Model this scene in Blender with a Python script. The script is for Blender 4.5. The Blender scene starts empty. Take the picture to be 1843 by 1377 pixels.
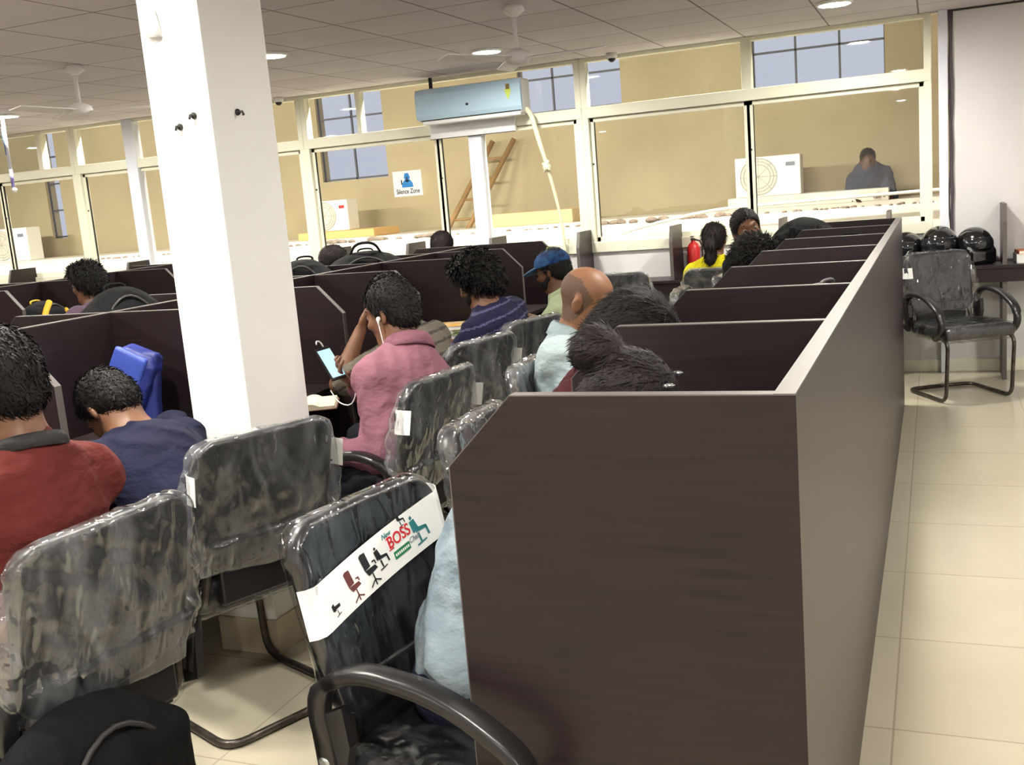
import bpy, bmesh, math, random
import numpy as np
from mathutils import Vector, Matrix

# ------------------------------------------------------------------ camera, world, exposure
S = bpy.context.scene
COL = S.collection
H = 1.52
YAW, PITCH, ROLL, FPX = 0.394483, 0.176354, -0.0824995, 1873.45
cw = Vector((-math.sin(YAW)*math.cos(PITCH), math.cos(YAW)*math.cos(PITCH), -math.sin(PITCH)))
r0 = cw.cross(Vector((0, 0, 1))).normalized(); u0 = r0.cross(cw)
cr = math.cos(ROLL)*r0 + math.sin(ROLL)*u0
cu = -math.sin(ROLL)*r0 + math.cos(ROLL)*u0
cam = bpy.data.cameras.new('camera'); cam.sensor_width = 36; cam.sensor_fit = 'HORIZONTAL'
cam.lens = 36*FPX/1843; cam.clip_start = .05
co = bpy.data.objects.new('camera', cam); COL.objects.link(co)
co.matrix_world = Matrix(((cr.x, cu.x, -cw.x, 0), (cr.y, cu.y, -cw.y, 0), (cr.z, cu.z, -cw.z, H), (0, 0, 0, 1)))
S.camera = co
S.view_settings.view_transform = 'Standard'; S.view_settings.look = 'None'
S.view_settings.gamma = 1; S.view_settings.use_curve_mapping = False
S.view_settings.exposure = 1.6
W = bpy.data.worlds.new('dusk_sky'); S.world = W; W.use_nodes = True
W.node_tree.nodes['Background'].inputs[0].default_value = (.66, .68, .84, 1)
W.node_tree.nodes['Background'].inputs[1].default_value = .32
LAMP = 220.0          # radiance of the round ceiling lights
ALLEY = 66.0         # watts of each added lamp in the passage outside
S.cycles.max_bounces = 10; S.cycles.transparent_max_bounces = 24; S.cycles.glossy_bounces = 4
S.cycles.caustics_reflective = False; S.cycles.caustics_refractive = False
S.cycles.sample_clamp_indirect = 6; S.cycles.use_denoising = True

LIGHTS = [(-.57, 7.05), (-2.9, 7.0), (-3.93, 5.88), (-5.5, 6.85), (-7.25, 6.83), (-9.7, 6.9),
          (-.36, 3.85), (-2.97, 3.3), (-5.5, 3.8), (-7.6, 3.8), (-.5, .75), (-2.75, 1.35), (-5.5, .8), (-7.75, 1.0),
          (1.5, 5.4), (1.5, 2.2), (-.5, -2.0), (-2.97, -2.0), (-5.5, -2.0), (1.5, -1.2), (-2.25, 1.95)]  # last one is unseen, added to brighten the front of the pillar

# ------------------------------------------------------------------ materials
def lin(c):
    return tuple((x/12.92 if x <= .04045 else ((x+.055)/1.055)**2.4) for x in (v/255 for v in c))
MATS = {}
def mat(name, rgb, rough=.5, spec=.5, metal=0, bump=0, bscale=40, var=0, vscale=6, emit=None, es=0, stretch=None, rgb2=None, coat=0, detail=3, bdist=.01):
    """principled material: base colour varied by noise, noise bump"""
    if name in MATS: return MATS[name]
    m = bpy.data.materials.new(name); m.use_nodes = True; MATS[name] = m
    nt = m.node_tree; b = nt.nodes['Principled BSDF']
    c = lin(rgb)
    b.inputs['Base Color'].default_value = (*c, 1); b.inputs['Roughness'].default_value = rough
    b.inputs['Specular IOR Level'].default_value = spec; b.inputs['Metallic'].default_value = metal
    b.inputs['Coat Weight'].default_value = coat; b.inputs['Coat Roughness'].default_value = .1
    tc = nt.nodes.new('ShaderNodeTexCoord'); mp = nt.nodes.new('ShaderNodeMapping')
    nt.links.new(tc.outputs['Object'], mp.inputs[0])
    if stretch: mp.inputs['Scale'].default_value = stretch
    if var or rgb2:
        n = nt.nodes.new('ShaderNodeTexNoise'); n.inputs['Scale'].default_value = vscale; n.inputs['Detail'].default_value = detail
        nt.links.new(mp.outputs[0], n.inputs[0])
        cr_ = nt.nodes.new('ShaderNodeValToRGB')
        cr_.color_ramp.elements[0].position = .3; cr_.color_ramp.elements[1].position = .7
        d = lin(rgb2) if rgb2 else tuple(max(0, x*(1-var)) for x in c)
        e = c if rgb2 else tuple(min(1, x*(1+var)) for x in c)
        cr_.color_ramp.elements[0].color = (*d, 1); cr_.color_ramp.elements[1].color = (*e, 1)
        nt.links.new(n.outputs[0], cr_.inputs[0]); nt.links.new(cr_.outputs[0], b.inputs['Base Color'])
    if bump:
        n2 = nt.nodes.new('ShaderNodeTexNoise'); n2.inputs['Scale'].default_value = bscale; n2.inputs['Detail'].default_value = 4
        nt.links.new(mp.outputs[0], n2.inputs[0])
        bp = nt.nodes.new('ShaderNodeBump'); bp.inputs['Strength'].default_value = bump; bp.inputs['Distance'].default_value = bdist
        nt.links.new(n2.outputs[0], bp.inputs['Height']); nt.links.new(bp.outputs[0], b.inputs['Normal'])
    if emit:
        b.inputs['Emission Color'].default_value = (*lin(emit), 1); b.inputs['Emission Strength'].default_value = es
    return m

def glass_mat():
    m = bpy.data.materials.new('window_glass'); m.use_nodes = True; nt = m.node_tree; nt.nodes.clear()
    o = nt.nodes.new('ShaderNodeOutputMaterial'); mx = nt.nodes.new('ShaderNodeMixShader')
    t = nt.nodes.new('ShaderNodeBsdfTransparent'); g = nt.nodes.new('ShaderNodeBsdfGlossy'); lw = nt.nodes.new('ShaderNodeLayerWeight'); f = nt.nodes.new('ShaderNodeMath'); f.operation = 'POWER'; f.inputs[1].default_value = 4; lw.inputs[0].default_value = .5; nt.links.new(lw.outputs['Facing'], f.inputs[0])
    t.inputs[0].default_value = (.93, .95, .93, 1); g.inputs['Roughness'].default_value = .01
    mu = nt.nodes.new('ShaderNodeMath'); mu.operation = 'MULTIPLY_ADD'; mu.inputs[1].default_value = .9; mu.inputs[2].default_value = .055
    nt.links.new(f.outputs[0], mu.inputs[0]); nt.links.new(mu.outputs[0], mx.inputs[0])
    nt.links.new(t.outputs[0], mx.inputs[1]); nt.links.new(g.outputs[0], mx.inputs[2]); nt.links.new(mx.outputs[0], o.inputs[0])
    return m

def film_mat():
    """crinkled clear polythene: mostly see-through, glossy, with cloudy whitish patches"""
    m = bpy.data.materials.new('clear_plastic_film'); m.use_nodes = True; nt = m.node_tree; nt.nodes.clear()
    N = nt.nodes.new; L = nt.links.new
    o = N('ShaderNodeOutputMaterial'); tc = N('ShaderNodeTexCoord')
    oi = N('ShaderNodeObjectInfo'); add = N('ShaderNodeVectorMath'); add.operation = 'ADD'
    mu = N('ShaderNodeVectorMath'); mu.operation = 'SCALE'; mu.inputs['Scale'].default_value = 17.0
    cb = N('ShaderNodeCombineXYZ'); L(oi.outputs['Random'], cb.inputs[0]); L(oi.outputs['Random'], cb.inputs[1]); L(cb.outputs[0], mu.inputs[0])
    L(tc.outputs['Object'], add.inputs[0]); L(mu.outputs[0], add.inputs[1])
    mp = N('ShaderNodeMapping'); mp.inputs['Scale'].default_value = (1, 1.6, .55); L(add.outputs[0], mp.inputs[0])
    n = N('ShaderNodeTexNoise'); n.inputs['Scale'].default_value = 5.5; n.inputs['Detail'].default_value = 5; n.inputs['Distortion'].default_value = 1.2
    L(mp.outputs[0], n.inputs[0])
    rmp = N('ShaderNodeValToRGB'); rmp.color_ramp.elements[0].position = .45; rmp.color_ramp.elements[1].position = .72
    rmp.color_ramp.elements[0].color = (.05, .05, .05, 1); rmp.color_ramp.elements[1].color = (.22, .22, .22, 1)
    L(n.outputs[0], rmp.inputs[0])
    n3 = N('ShaderNodeTexNoise'); n3.noise_type = 'RIDGED_MULTIFRACTAL'; n3.inputs['Scale'].default_value = 3.2; n3.inputs['Detail'].default_value = 3; n3.inputs['Distortion'].default_value = .8
    L(mp.outputs[0], n3.inputs[0]); mr = N('ShaderNodeMapRange'); mr.inputs[1].default_value = 1.05; mr.inputs[2].default_value = 1.45; mr.inputs[3].default_value = 0; mr.inputs[4].default_value = .30
    L(n3.outputs[0], mr.inputs[0]); ad = N('ShaderNodeMath'); ad.operation = 'ADD'; ad.use_clamp = True; L(rmp.outputs[0], ad.inputs[0]); L(mr.outputs[0], ad.inputs[1])
    n2 = N('ShaderNodeTexNoise'); n2.noise_type = 'RIDGED_MULTIFRACTAL'; n2.inputs['Scale'].default_value = 9; n2.inputs['Detail'].default_value = 4; n2.inputs['Distortion'].default_value = 1.4
    L(mp.outputs[0], n2.inputs[0])
    bp = N('ShaderNodeBump'); bp.inputs['Strength'].default_value = .8; bp.inputs['Distance'].default_value = .02
    L(n2.outputs[0], bp.inputs['Height'])
    t = N('ShaderNodeBsdfTransparent'); t.inputs[0].default_value = (.96, .97, .98, 1)
    d = N('ShaderNodeBsdfDiffuse'); d.inputs[0].default_value = (.62, .64, .68, 1); L(bp.outputs[0], d.inputs['Normal'])
    g = N('ShaderNodeBsdfGlossy'); g.inputs['Roughness'].default_value = .07; L(bp.outputs[0], g.inputs['Normal'])
    ly = N('ShaderNodeLayerWeight'); ly.inputs[0].default_value = .5; L(bp.outputs[0], ly.inputs['Normal']); lw = N('ShaderNodeMath'); lw.operation = 'POWER'; lw.inputs[1].default_value = 3.5; L(ly.outputs['Facing'], lw.inputs[0])
    m2 = N('ShaderNodeMath'); m2.operation = 'MULTIPLY_ADD'; m2.inputs[1].default_value = .95; m2.inputs[2].default_value = .14; m2.use_clamp = True
    L(lw.outputs[0], m2.inputs[0])
    a = N('ShaderNodeMixShader'); L(ad.outputs[0], a.inputs[0]); L(t.outputs[0], a.inputs[1]); L(d.outputs[0], a.inputs[2])
    b = N('ShaderNodeMixShader'); L(m2.outputs[0], b.inputs[0]); L(a.outputs[0], b.inputs[1]); L(g.outputs[0], b.inputs[2])
    L(b.outputs[0], o.inputs[0])
    return m

def tile_mat(name, rgb, line, size, lw, rough, var=.04, spec=.5, off=(0, 0), bump=0):
    m = bpy.data.materials.new(name); m.use_nodes = True; nt = m.node_tree; b = nt.nodes['Principled BSDF']
    N = nt.nodes.new; L = nt.links.new
    tc = N('ShaderNodeTexCoord'); mp = N('ShaderNodeMapping'); mp.inputs['Location'].default_value = (off[0], off[1], 0); L(tc.outputs['Object'], mp.inputs[0])
    br = N('ShaderNodeTexBrick'); br.offset = 0; br.squash = 1
    br.inputs['Scale'].default_value = 1; br.inputs['Brick Width'].default_value = size; br.inputs['Row Height'].default_value = size
    br.inputs['Mortar Size'].default_value = lw; br.inputs['Mortar Smooth'].default_value = .1; br.inputs['Bias'].default_value = 0
    c = lin(rgb)
    br.inputs['Color1'].default_value = (*[x*(1-var) for x in c], 1); br.inputs['Color2'].default_value = (*[min(1, x*(1+var)) for x in c], 1)
    br.inputs['Mortar'].default_value = (*lin(line), 1); L(mp.outputs[0], br.inputs[0])
    n = N('ShaderNodeTexNoise'); n.inputs['Scale'].default_value = 2.3; n.inputs['Detail'].default_value = 6; L(tc.outputs['Object'], n.inputs[0])
    mx = N('ShaderNodeMixRGB'); mx.blend_type = 'MULTIPLY'; mx.inputs[0].default_value = .18
    L(br.outputs[0], mx.inputs[1]); L(n.outputs[0], mx.inputs[2]); L(mx.outputs[0], b.inputs['Base Color'])
    b.inputs['Roughness'].default_value = rough; b.inputs['Specular IOR Level'].default_value = spec
    if bump:
        n2 = N('ShaderNodeTexNoise'); n2.inputs['Scale'].default_value = 180; L(tc.outputs['Object'], n2.inputs[0])
        bp = N('ShaderNodeBump'); bp.inputs['Strength'].default_value = bump; bp.inputs['Distance'].default_value = .003
        L(n2.outputs[0], bp.inputs['Height']); L(bp.outputs[0], b.inputs['Normal'])
    return m

M_lam = mat('dark_wenge_laminate', (39, 28, 30), .36, .36, rgb2=(27, 19, 22), vscale=9, stretch=(.5, .5, 14), detail=6, bump=.06, bscale=90)
M_band = mat('lit_edge_banding', (86, 80, 78), .45)  # lighter than the laminate: overhead light on the edges put into the colour
M_white = mat('white_paint', (236, 236, 234), .6, .3, var=.02, bump=.03, bscale=30)
M_wall = mat('wall_paint', (222, 220, 222), .6, .3, var=.03, vscale=2)
M_frame = mat('cream_aluminium', (232, 231, 212), .4, .5)
M_frameb = mat('white_aluminium', (222, 226, 238), .4, .5)
M_gasket = mat('black_gasket', (40, 38, 36), .6)
M_glass = glass_mat()
M_film = film_mat()
M_film2 = M_film.copy(); M_film2.name = 'clear_plastic_film_tight'
for n_ in M_film2.node_tree.nodes:
    if n_.type == 'VALTORGB': n_.color_ramp.elements[0].color = (.0, .0, .0, 1); n_.color_ramp.elements[1].color = (.06, .06, .06, 1)
    if n_.type == 'MAP_RANGE': n_.inputs[4].default_value = .16
    if n_.type == 'MATH' and n_.operation == 'MULTIPLY_ADD': n_.inputs[2].default_value = .065
M_leath = mat('black_leatherette', (17, 17, 20), .35, .5, bump=.15, bscale=60)
M_back = mat('grey_backrest_shell', (66, 66, 68), .5, .4, var=.15, vscale=5)
M_pu = mat('black_plastic', (28, 27, 28), .3, .5)
M_tube = mat('worn_black_steel', (52, 47, 44), .35, .5, metal=.6, rgb2=(92, 84, 78), vscale=25)
M_bolt = mat('steel_bolt', (180, 182, 184), .3, metal=.9)
M_paper = mat('white_paper', (238, 238, 236), .6)
M_black = mat('black_print', (24, 24, 26), .6)
M_red = mat('red_print', (200, 30, 36), .6)
M_green = mat('green_print', (28, 120, 70), .6)
M_maroonp = mat('maroon_print', (98, 48, 46), .6)
M_bluep = mat('blue_print', (40, 130, 200), .6)
M_teal = mat('teal_print', (40, 120, 125), .6)
M_greyp = mat('grey_print', (120, 125, 140), .6)

# ------------------------------------------------------------------ geometry helpers
def mesh_np(name, V, F, mats, idx=None, smooth=True):
    me = bpy.data.meshes.new(name)
    V = np.asarray(V, np.float32); F = np.asarray(F, np.int32); k = F.shape[1]
    me.vertices.add(len(V)); me.vertices.foreach_set('co', V.ravel())
    me.loops.add(F.size); me.loops.foreach_set('vertex_index', F.ravel())
    me.polygons.add(len(F)); me.polygons.foreach_set('loop_start', np.arange(0, F.size, k, dtype=np.int32))
    me.polygons.foreach_set('loop_total', np.full(len(F), k, np.int32))
    for m in mats: me.materials.append(m)
    if idx is not None: me.polygons.foreach_set('material_index', np.asarray(idx, np.int32))
    me.polygons.foreach_set('use_smooth', np.full(len(F), smooth, bool))
    me.update(calc_edges=True)
    return me

def link(name, me, parent=None, loc=(0, 0, 0)):
    o = bpy.data.objects.new(name, me); COL.objects.link(o)
    if parent is not None: o.parent = parent
    o.location = loc
    return o

def tag(o, label, cat, group=None, kind=None):
    o['label'] = label; o['category'] = cat
    if group: o['group'] = group
    if kind: o['kind'] = kind
    return o

def struct(o):
    o['kind'] = 'structure'; return o

def thing(name, loc, label, cat, group=None, rz=0):
    o = bpy.data.objects.new(name, None); COL.objects.link(o); o.location = loc; o.rotation_euler = (0, 0, rz)
    o.empty_display_size = .05
    return tag(o, label, cat, group)

class MB:
    """collects boxes, tubes, prisms ... into one bmesh"""
    def __init__(s): s.bm = bmesh.new(); s.mi = 0
    def _fin(s, before):
        for f in s.bm.faces:
            if f.index == -1: pass
    def poly(s, vs, faces):
        V = [s.bm.verts.new(v) for v in vs]; out = []
        for f in faces:
            try:
                q = s.bm.faces.new([V[i] for i in f]); q.material_index = s.mi; out.append(q)
            except ValueError: pass
        return V, out
    def box(s, x0, x1, y0, y1, z0, z1, bev=0, M=None, seg=2):
        vs = [(x, y, z) for z in (z0, z1) for y in (y0, y1) for x in (x0, x1)]
        if M is not None: vs = [M @ Vector(v) for v in vs]
        V, F = s.poly(vs, [(0, 2, 3, 1), (4, 5, 7, 6), (0, 1, 5, 4), (2, 6, 7, 3), (0, 4, 6, 2), (1, 3, 7, 5)])
        if bev:
            es = list({e for f in F for e in f.edges})
            r = bmesh.ops.bevel(s.bm, geom=es, offset=bev, segments=seg, affect='EDGES', profile=.5)
            for f in r['faces']: f.material_index = s.mi
        return s
    def prism(s, pts, a, b, axis='Y', M=None):
        """polygon pts (u,v) extruded between a and b along axis"""
        def P(u, v, w):
            p = {'Y': (u, w, v), 'X': (w, u, v), 'Z': (u, v, w)}[axis]
            return M @ Vector(p) if M is not None else p
        n = len(pts); vs = [P(u, v, a) for u, v in pts]+[P(u, v, b) for u, v in pts]
        s.poly(vs, [tuple(range(n)), tuple(reversed(range(n, 2*n)))]+[(i, (i+1) % n, n+(i+1) % n, n+i) for i in range(n)])
        return s
    def tube(s, path, r, n=10, close=False, cap=True, smooth_iter=0):
        P = [Vector(p) for p in path]
        for _ in range(smooth_iter):
            Q = [P[0]] if not close else []
            m = len(P)
            for i in range(m if close else m-1):
                a, b = P[i], P[(i+1) % m]; Q += [a*.75+b*.25, a*.25+b*.75]
            if not close: Q.append(P[-1])
            P = Q
        m = len(P); R = r if hasattr(r, '__len__') else [r]*m
        R = [float(q) for q in R]
        if len(R) != m: R = list(np.interp(np.linspace(0, 1, m), np.linspace(0, 1, len(R)), R)); R = [float(q) for q in R]
        T = []
        for i in range(m):
            a = P[(i-1) % m] if (close or i > 0) else P[i]; b = P[(i+1) % m] if (close or i < m-1) else P[i]
            T.append((b-a).normalized())
        nrm = T[0].orthogonal().normalized(); rings = []
        for i in range(m):
            nrm = (nrm - T[i]*nrm.dot(T[i])).normalized(); bn = T[i].cross(nrm)
            rings.append([s.bm.verts.new(P[i]+R[i]*(math.cos(2*math.pi*k/n)*nrm+math.sin(2*math.pi*k/n)*bn)) for k in range(n)])
        for i in range(m if close else m-1):
            A, B = rings[i], rings[(i+1) % m]
            for k in range(n):
                f = s.bm.faces.new((A[k], A[(k+1) % n], B[(k+1) % n], B[k])); f.smooth = True; f.material_index = s.mi
        if cap and not close:
            for q in (list(reversed(rings[0])), rings[-1]):
                f = s.bm.faces.new(q); f.material_index = s.mi
        return s
    def lathe(s, prof, c, n=20, axis=Vector((0, 0, 1))):
        axis = Vector(axis).normalized(); u = axis.orthogonal().normalized(); v = axis.cross(u); c = Vector(c)
        rings = []
        for r, h in prof:
            rings.append([s.bm.verts.new(c+axis*h+max(r, 1e-4)*(math.cos(2*math.pi*k/n)*u+math.sin(2*math.pi*k/n)*v)) for k in range(n)])
        for A, B in zip(rings, rings[1:]):
            for k in range(n):
                f = s.bm.faces.new((A[k], A[(k+1) % n], B[(k+1) % n], B[k])); f.smooth = True; f.material_index = s.mi
        for q in (list(reversed(rings[0])), rings[-1]):
            f = s.bm.faces.new(q); f.material_index = s.mi
        return s
    def sphere(s, c, r, n=14, sc=(1, 1, 1)):
        c = Vector(c)
        M = Matrix.Translation(c) @ Matrix.Diagonal((r*sc[0], r*sc[1], r*sc[2], 1))
        q = bmesh.ops.create_uvsphere(s.bm, u_segments=n, v_segments=max(6, n//2+2), radius=1, matrix=M)
        for v in q['verts']:
            for f in v.link_faces: f.smooth = True; f.material_index = s.mi
        return s
    def obj(s, name, mats, parent=None, loc=(0, 0, 0), offset=None):
        """offset: world position of the parent, for geometry given in world coordinates"""
        if offset is not None: bmesh.ops.translate(s.bm, verts=s.bm.verts, vec=-Vector(offset))
        bmesh.ops.recalc_face_normals(s.bm, faces=s.bm.faces)
        me = bpy.data.meshes.new(name); s.bm.to_mesh(me); s.bm.free()
        for m in (mats if isinstance(mats, (list, tuple)) else [mats]): me.materials.append(m)
        return link(name, me, parent, loc)

def centred(mb, name, mats, base):
    """a world-space MB as a top-level mesh whose origin is its base point"""
    return mb.obj(name, mats, None, base, base)

def text_mesh(txt, size, M, ext=.0006, shear=0, bold=0):
    cu_ = bpy.data.curves.new('t', 'FONT'); cu_.body = txt; cu_.size = size; cu_.extrude = ext; cu_.shear = shear; cu_.offset = bold
    cu_.align_x = 'CENTER'; cu_.align_y = 'CENTER'
    o = bpy.data.objects.new('t', cu_); COL.objects.link(o)
    dg = bpy.context.evaluated_depsgraph_get(); dg.update()
    me = bpy.data.meshes.new_from_object(o.evaluated_get(dg)); bpy.data.objects.remove(o); bpy.data.curves.remove(cu_)
    me.transform(M); me.materials.clear()
    return me

# ------------------------------------------------------------------ implicit surfaces (bodies, cloth, padding)
def frame(x, up=(0, 0, 1)):
    x = np.array(x, float); x /= np.linalg.norm(x); y = np.cross(np.array(up, float), x); y /= np.linalg.norm(y)
    return np.stack([x, y, np.cross(x, y)])       # rows are axes
class SDF:
    def __init__(s, k=.02): s.p = []; s.k = k; s.post = []
    def cone(s, a, b, ra, rb, k=None, sub=False): s.p.append(('c', np.array(a, float), np.array(b, float), ra, rb, k or s.k, sub)); return s
    def ell(s, c, r, R=None, k=None, sub=False): s.p.append(('e', np.array(c, float), np.array(r, float), np.eye(3) if R is None else R, None, k or s.k, sub)); return s
    def rbox(s, c, h, rad, R=None, k=None, sub=False): s.p.append(('b', np.array(c, float), np.array(h, float), np.eye(3) if R is None else R, rad, k or s.k, sub)); return s
    def bounds(s, p):
        if p[0] == 'c':
            r = max(p[3], p[4]); return np.minimum(p[1], p[2])-r, np.maximum(p[1], p[2])+r
        ext = np.abs(p[3].T) @ p[2] + (p[4] or 0); return p[1]-ext, p[1]+ext
    def mesh(s, res, noise=None, clip=None):
        lo = np.min([s.bounds(p)[0] for p in s.p if not p[6]], 0)-3*res-.01; hi = np.max([s.bounds(p)[1] for p in s.p if not p[6]], 0)+3*res+.01
        n = np.ceil((hi-lo)/res).astype(int)+1
        D = np.full(n, .5, np.float32)
        ax = [lo[i]+res*np.arange(n[i]) for i in range(3)]
        for p in s.p:
            a, b = s.bounds(p); m = p[5]+2*res+.012
            i0 = np.clip(np.floor((a-m-lo)/res).astype(int), 0, n); i1 = np.clip(np.ceil((b+m-lo)/res).astype(int)+1, 0, n)
            if (i1 <= i0).any(): continue
            sl = tuple(slice(i0[i], i1[i]) for i in range(3))
            X, Y, Z = np.meshgrid(ax[0][sl[0]], ax[1][sl[1]], ax[2][sl[2]], indexing='ij')
            Q = np.stack([X, Y, Z], -1).astype(np.float32)-p[1].astype(np.float32)
            if p[0] == 'c':
                ab = (p[2]-p[1]).astype(np.float32); t = np.clip((Q@ab)/max(1e-9, float(ab@ab)), 0, 1)
                d = np.sqrt(((Q-t[..., None]*ab)**2).sum(-1))-(p[3]+(p[4]-p[3])*t)
            elif p[0] == 'e':
                L = Q@p[3].T.astype(np.float32); k0 = np.sqrt(((L/p[2])**2).sum(-1)); k1 = np.sqrt(((L/p[2]**2)**2).sum(-1))+1e-9
                d = k0*(k0-1)/k1
            else:
                L = np.abs(Q@p[3].T.astype(np.float32))-p[2]
                d = np.sqrt((np.maximum(L, 0)**2).sum(-1))+np.minimum(L.max(-1), 0)-p[4]
            d = d.astype(np.float32); A = D[sl]; k = p[5]
            if p[6]:
                d = -d; h = np.maximum(k-np.abs(A-d), 0)/k; D[sl] = np.maximum(A, d)+h*h*k/4
            else:
                h = np.maximum(k-np.abs(A-d), 0)/k; D[sl] = np.minimum(A, d)-h*h*k/4
        if noise or clip:
            X, Y, Z = np.meshgrid(*ax, indexing='ij')
            if noise: D += noise(X, Y, Z).astype(np.float32)*(np.abs(D) < .1)
            if clip: D = np.maximum(D, clip(X, Y, Z).astype(np.float32))
        return surf(D, lo, res)

def surf(D, lo, res):
    """naive surface nets"""
    ins = D < 0
    n = np.array(D.shape)
    c = np.zeros(n-1, np.int8)
    for dx in (0, 1):
        for dy in (0, 1):
            for dz in (0, 1): c += ins[dx:n[0]-1+dx, dy:n[1]-1+dy, dz:n[2]-1+dz]
    act = (c > 0) & (c < 8)
    I = np.argwhere(act); ID = np.full(act.shape, -1, np.int64); ID[tuple(I.T)] = np.arange(len(I))
    P = np.zeros((len(I), 3)); cnt = np.zeros(len(I))
    for a in range(3):
        o1, o2 = [k for k in range(3) if k != a]
        for u in (0, 1):
            for v in (0, 1):
                s0 = I.copy(); s0[:, o1] += u; s0[:, o2] += v; s1 = s0.copy(); s1[:, a] += 1
                d0 = D[tuple(s0.T)]; d1 = D[tuple(s1.T)]; cr_ = (d0 < 0) != (d1 < 0)
                t = np.where(cr_, d0/np.where(cr_, d0-d1, 1), 0)
                q = s0.astype(float); q[:, a] += t
                P[cr_] += q[cr_]; cnt[cr_] += 1
    P /= np.maximum(cnt, 1)[:, None]
    V = lo+P*res; F = []
    for a in range(3):
        o1, o2 = (a+1) % 3, (a+2) % 3
        sl0 = [slice(None)]*3; sl1 = [slice(None)]*3; sl0[a] = slice(0, -1); sl1[a] = slice(1, None)
        A, B = ins[tuple(sl0)], ins[tuple(sl1)]
        E = np.argwhere(A != B); E = E[(E[:, o1] > 0) & (E[:, o2] > 0) & (E[:, o1] < n[o1]-1) & (E[:, o2] < n[o2]-1)]
        flip = A[tuple(E.T)]
        q = []
        for u, v in ((-1, -1), (0, -1), (0, 0), (-1, 0)):
            e = E.copy(); e[:, o1] += u; e[:, o2] += v; q.append(ID[tuple(e.T)])
        q = np.stack(q, 1); q[~flip] = q[~flip][:, ::-1]; F.append(q)
    F = np.concatenate(F); F = F[(F >= 0).all(1)]
    # one light smoothing pass
    acc = np.zeros_like(V); c2 = np.zeros(len(V))
    for i in range(4):
        a, b = F[:, i], F[:, (i+1) % 4]
        for k in range(3):
            acc[:, k] += np.bincount(a, V[b, k], len(V))+np.bincount(b, V[a, k], len(V))
        c2 += np.bincount(a, minlength=len(V))+np.bincount(b, minlength=len(V))
    V = V*.55+.45*acc/np.maximum(c2, 1)[:, None]
    return V, F

def sdf_obj(name, sdf, res, mats, parent=None, base=(0, 0, 0), noise=None, clip=None, paint=None, local=False):
    V, F = sdf.mesh(res, noise, clip)
    idx = paint(V[F].mean(1)) if paint else None
    V = V-np.array(base)
    me = mesh_np(name, V, F, mats if isinstance(mats, (list, tuple)) else [mats], idx)
    return link(name, me, parent, base if (parent is None and not local) else (0, 0, 0))

def wrinkle(amp, f=1.0, seed=0):
    rs = np.random.RandomState(seed); ks = [(rs.normal(size=3)*f*(18+14*i), rs.rand()*6, 1/(1+.6*i)) for i in range(6)]
    def fn(X, Y, Z):
        o = 0
        wx = X+.03*np.sin(14*Y+seed)+.02*np.sin(23*Z); wy = Y+.03*np.sin(17*Z+1); wz = Z+.03*np.sin(13*X+2)
        for k, ph, a in ks: o = o+a*np.sin(k[0]*wx+k[1]*wy+k[2]*wz+ph)
        return amp*o/2.2
    return fn

# ------------------------------------------------------------------ room shell
ZC, WY = 2.54, 8.16
XL, XR, YB = -12.5, 2.6, -4.0
M_floor = tile_mat('cream_floor_tile', (186, 178, 158), (158, 150, 132), .6, .003, .16, .03, .5, (.12, .2))
M_ceil = tile_mat('ceiling_tile', (206, 199, 204), (128, 121, 124), .6, .006, .85, .05, .2, (.1, .1), .25)
struct(MB().box(XL, XR, YB, WY+.3, -.1, 0).obj('floor', M_floor))
struct(MB().box(XL, XR, YB, WY+.12, ZC, ZC+.08).obj('ceiling', M_ceil))
struct(MB().box(XL-.1, XL, YB, WY+.1, 0, ZC).obj('wall_left', M_wall))
struct(MB().box(XR, XR+.1, YB, WY+.1, 0, ZC).obj('wall_right', M_wall))
struct(MB().box(XL, XR, YB-.1, YB, 0, ZC).obj('wall_near', M_wall))
wf = MB().box(XL, .10, WY, WY+.12, 0, 1.02).box(.10, XR, WY, WY+.12, 0, ZC)
struct(wf.obj('wall_far', M_wall))
struct(MB().box(XL, XR, WY-.012, WY, 0, .09, .003).obj('baseboard_far', M_frame))
struct(MB().box(.085, XR, WY-.02, WY, ZC-.012, ZC).obj('trim_1', M_gasket))

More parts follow.
